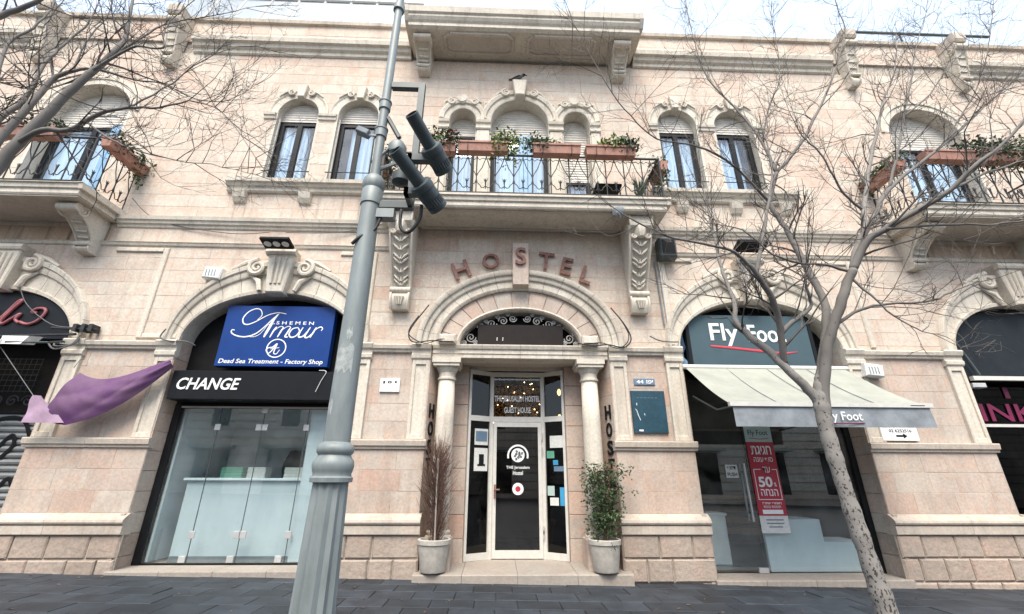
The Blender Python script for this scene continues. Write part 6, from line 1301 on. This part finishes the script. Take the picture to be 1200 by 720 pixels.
LIMBS_L = {
    'trunk': [(-3.61,-4.2,0.33,0.13), (-3.73,-4.2,0.72,0.12), (-3.95,-4.2,1.34,0.115), (-4.2,-4.2,1.97,0.11), (-4.31,-4.2,2.39,0.105)],
    'L1': [(-4.3,-4.2,2.38,0.075), (-4.24,-4.2,2.79,0.062), (-4.15,-4.2,3.19,0.05), (-4.05,-4.2,3.7,0.044), (-3.93,-4.2,4.11,0.04), (-3.8,-4.2,4.46,0.034), (-3.67,-4.2,4.77,0.028), (-3.59,-4.15,5.17,0.022), (-3.69,-4.1,5.53,0.016), (-3.83,-4.05,6.04,0.012)],
    'L2': [(-4.31,-4.15,2.81,0.05), (-4.54,-4.0,3.56,0.04), (-4.57,-3.9,4.2,0.033), (-4.53,-3.85,4.69,0.029), (-4.52,-3.8,5.05,0.024), (-4.36,-3.8,5.19,0.017), (-4.16,-3.75,5.27,0.012), (-3.81,-3.7,5.19,0.009), (-3.57,-3.7,5.17,0.007), (-3.16,-3.65,5.01,0.005), (-2.9,-3.6,5.06,0.004), (-2.66,-3.6,5.29,0.002)],
    'L3': [(-4.0,-4.2,3.91,0.022), (-3.72,-4.3,3.97,0.021), (-3.46,-4.35,3.93,0.019), (-3.22,-4.4,4.06,0.015), (-2.97,-4.45,4.08,0.011), (-2.68,-4.5,4.04,0.008), (-2.47,-4.5,4.11,0.006), (-2.14,-4.55,3.96,0.004), (-1.77,-4.6,3.5,0.002)],
    'L4': [(-4.54,-4.0,3.56,0.032), (-4.84,-3.8,4.43,0.026), (-4.82,-3.7,4.89,0.021), (-4.95,-3.6,5.46,0.017), (-4.95,-3.55,5.78,0.014), (-4.91,-3.5,6.1,0.01), (-4.84,-3.5,6.31,0.008), (-4.93,-3.45,6.91,0.006)],
    'L5': [(-4.42,-4.4,4.13,0.03), (-4.33,-4.5,4.78,0.025), (-4.28,-4.5,5.0,0.023), (-4.06,-4.5,5.19,0.018), (-3.88,-4.5,5.45,0.012)],
    'L6': [(-3.7,-4.2,4.71,0.014), (-3.5,-4.25,4.86,0.012), (-3.28,-4.3,4.94,0.01), (-3.0,-4.35,4.87,0.008), (-3.04,-4.35,5.05,0.006), (-3.01,-4.35,5.27,0.005), (-2.8,-4.4,5.49,0.003)],
    'L7': [(-4.87,-3.9,4.04,0.026), (-5.02,-3.8,4.85,0.02), (-5.22,-3.75,5.58,0.015), (-5.13,-3.7,5.91,0.012), (-5.13,-3.65,6.3,0.008), (-5.25,-3.6,6.73,0.006)],
    'L8': [(-4.24,-4.2,2.79,0.045), (-4.32,-4.3,3.39,0.036), (-4.42,-4.4,4.13,0.032), (-4.52,-4.45,4.63,0.02), (-4.67,-4.5,5.4,0.015)],
    'L9': [(-3.34,-4.37,4.01,0.009), (-3.09,-4.4,3.83,0.008), (-2.83,-4.45,3.69,0.006), (-2.41,-4.5,3.54,0.004), (-2.15,-4.5,3.51,0.003), (-1.77,-4.55,3.39,0.002)],
    'L10': [(-5.02,-3.55,5.75,0.01), (-4.9,-3.5,5.37,0.009), (-4.94,-3.5,5.45,0.008), (-5.43,-3.4,6.35,0.007), (-5.4,-3.4,6.8,0.005)],
    'L11': [(-3.62,-4.2,4.83,0.012), (-3.5,-4.1,5.3,0.009), (-3.39,-4.0,5.66,0.007), (-3.08,-4.0,5.76,0.005), (-2.64,-3.95,6.02,0.002)],
    'L12': [(-2.97,-4.45,4.08,0.008), (-2.81,-4.4,4.34,0.006), (-2.56,-4.4,4.69,0.004), (-2.31,-4.4,4.86,0.002)],
    'L13': [(-4.36,-3.8,5.19,0.01), (-4.38,-3.8,5.59,0.008), (-4.36,-3.75,6.05,0.006), (-4.4,-3.75,6.47,0.004)],
}
def bare_tree(root, limbs, rng, pale, dens, lens=1.0):
    tw = MB(); cnt = 0
    def sprout(p, d, L, r, lev):
        n = 3 if lev else 4
        pts = [p]; q = p; dd = d.copy()
        for i in range(n):
            dd = (dd+Vector((rng.gauss(0, .16), rng.gauss(0, .16), rng.gauss(.05, .14)))).normalized(); q = q+dd*L/n; pts.append(q)
        tw.tube(pts, [max(.0011, r*(1-.75*i/n)) for i in range(n+1)], 4 if lev == 0 else 3, False)
        if lev < 2:
            k = rng.choice((3, 4, 5)) if lev == 0 else rng.choice((1, 2, 2, 3))
            for j in range(k):
                t = rng.uniform(.25, 1.0); i = min(n-1, int(t*n)); a = pts[i].lerp(pts[i+1], t*n-i)
                e = (dd+Vector((rng.gauss(0, .65), rng.gauss(0, .65), rng.gauss(.1, .55)))).normalized(); sprout(a, e, L*rng.uniform(.35, .62), r*.55, lev+1)
    for nm, pts in limbs.items():
        P = catmull([Vector(p[:3]) for p in pts], 4); R = [q[0] for q in catmull([Vector((p[3], 0, 0)) for p in pts], 4)]
        if nm == 'trunk': P[0].z = -.05; R[0] *= 1.15
        P = [p+Vector((rng.gauss(0, .003), rng.gauss(0, .003), rng.gauss(0, .003))) if 0 < i < len(P)-1 and nm != 'trunk' else p for i, p in enumerate(P)]
        if nm == 'trunk':
            P = catmull(P, 3); R = [q[0] for q in catmull([Vector((r, 0, 0)) for r in R], 3)]; R = [r*(1+.05*sin(i*1.3)+.04*sin(i*.47+1)+rng.gauss(0, .012)) for i, r in enumerate(R)]
        big = max(R) > .02
        MB().tube(P, R, 14 if nm == 'trunk' else (9 if big else 6)).build('trunk' if nm == 'trunk' else ('limb' if big else 'branch'), 'barkpale' if (nm == 'trunk' and pale) or (pale and nm in ('A', 'A4', 'C3')) else 'barkgrey', root, 2)  # upper limb C3 has paler bark standing in for light falling on it
        if nm == 'trunk': continue
        acc = 0
        for i in range(1, len(P)):
            if R[i] > .030: continue
            acc += (P[i]-P[i-1]).length*dens*(1.5 if R[i] < .012 else 1.)
            d = (P[i]-P[i-1]).normalized()
            while acc > 1:
                acc -= 1
                e = (d*.8+Vector((rng.gauss(0, .7), rng.gauss(0, .6), rng.gauss(.25, .55)))).normalized(); sprout(P[i].copy(), e, rng.uniform(.22, .62)*lens, max(.0035, R[i]*.42), 0)
        sprout(P[-1], (P[-1]-P[-2]).normalized(), .4*lens, max(.003, R[-1]*.8), 0)
    stuff(tw.build('twigs', 'twig', root))
tr = tag(empty('bare_tree', (2.46, -4.05, -.04)), 'bare street tree with pale scarred trunk in front of the awning', 'tree')
def no_loc(root):
    for c in root.children: c.matrix_parent_inverse = Matrix.Translation(-root.location)
bare_tree(tr, LIMBS_R, random.Random(5), True, 8.0); no_loc(tr)
tl = tag(empty('bare_tree', (-2.9, -4.2, .04)), 'bare street tree reaching in from the left edge with dark grey limbs', 'tree')
bare_tree(tl, LIMBS_L, random.Random(9), False, 8.0); no_loc(tl)
# ================================================================ ACROSS THE STREET (seen only in the glass)
ob = tag(empty('facing_building', (0, -24, 0)), 'stone building across the street mirrored in the shop glass', 'building')
MB().box(-95, 95, -8, 0, -.5, 8.0).build('wall', 'pier', ob)
for j in range(15): MB().box(-95, 95, -.0, .06, .55*j, .55*j+.46).build('stone_course', 'trim' if j % 3 else 'ashlar', ob)
for i in range(11):
    x = -24+4.8*i
    MB().box(x-1.1, x+1.1, .061, .10, .3, 3.0).build('shop_opening', 'room', ob); MB().box(x-.6, x+.6, .061, .10, 4.6, 6.8).build('window', 'room', ob); MB().box(x-1.4, x+1.4, .06, .9, 3.1, 3.3).build('shade', 'awning', ob)
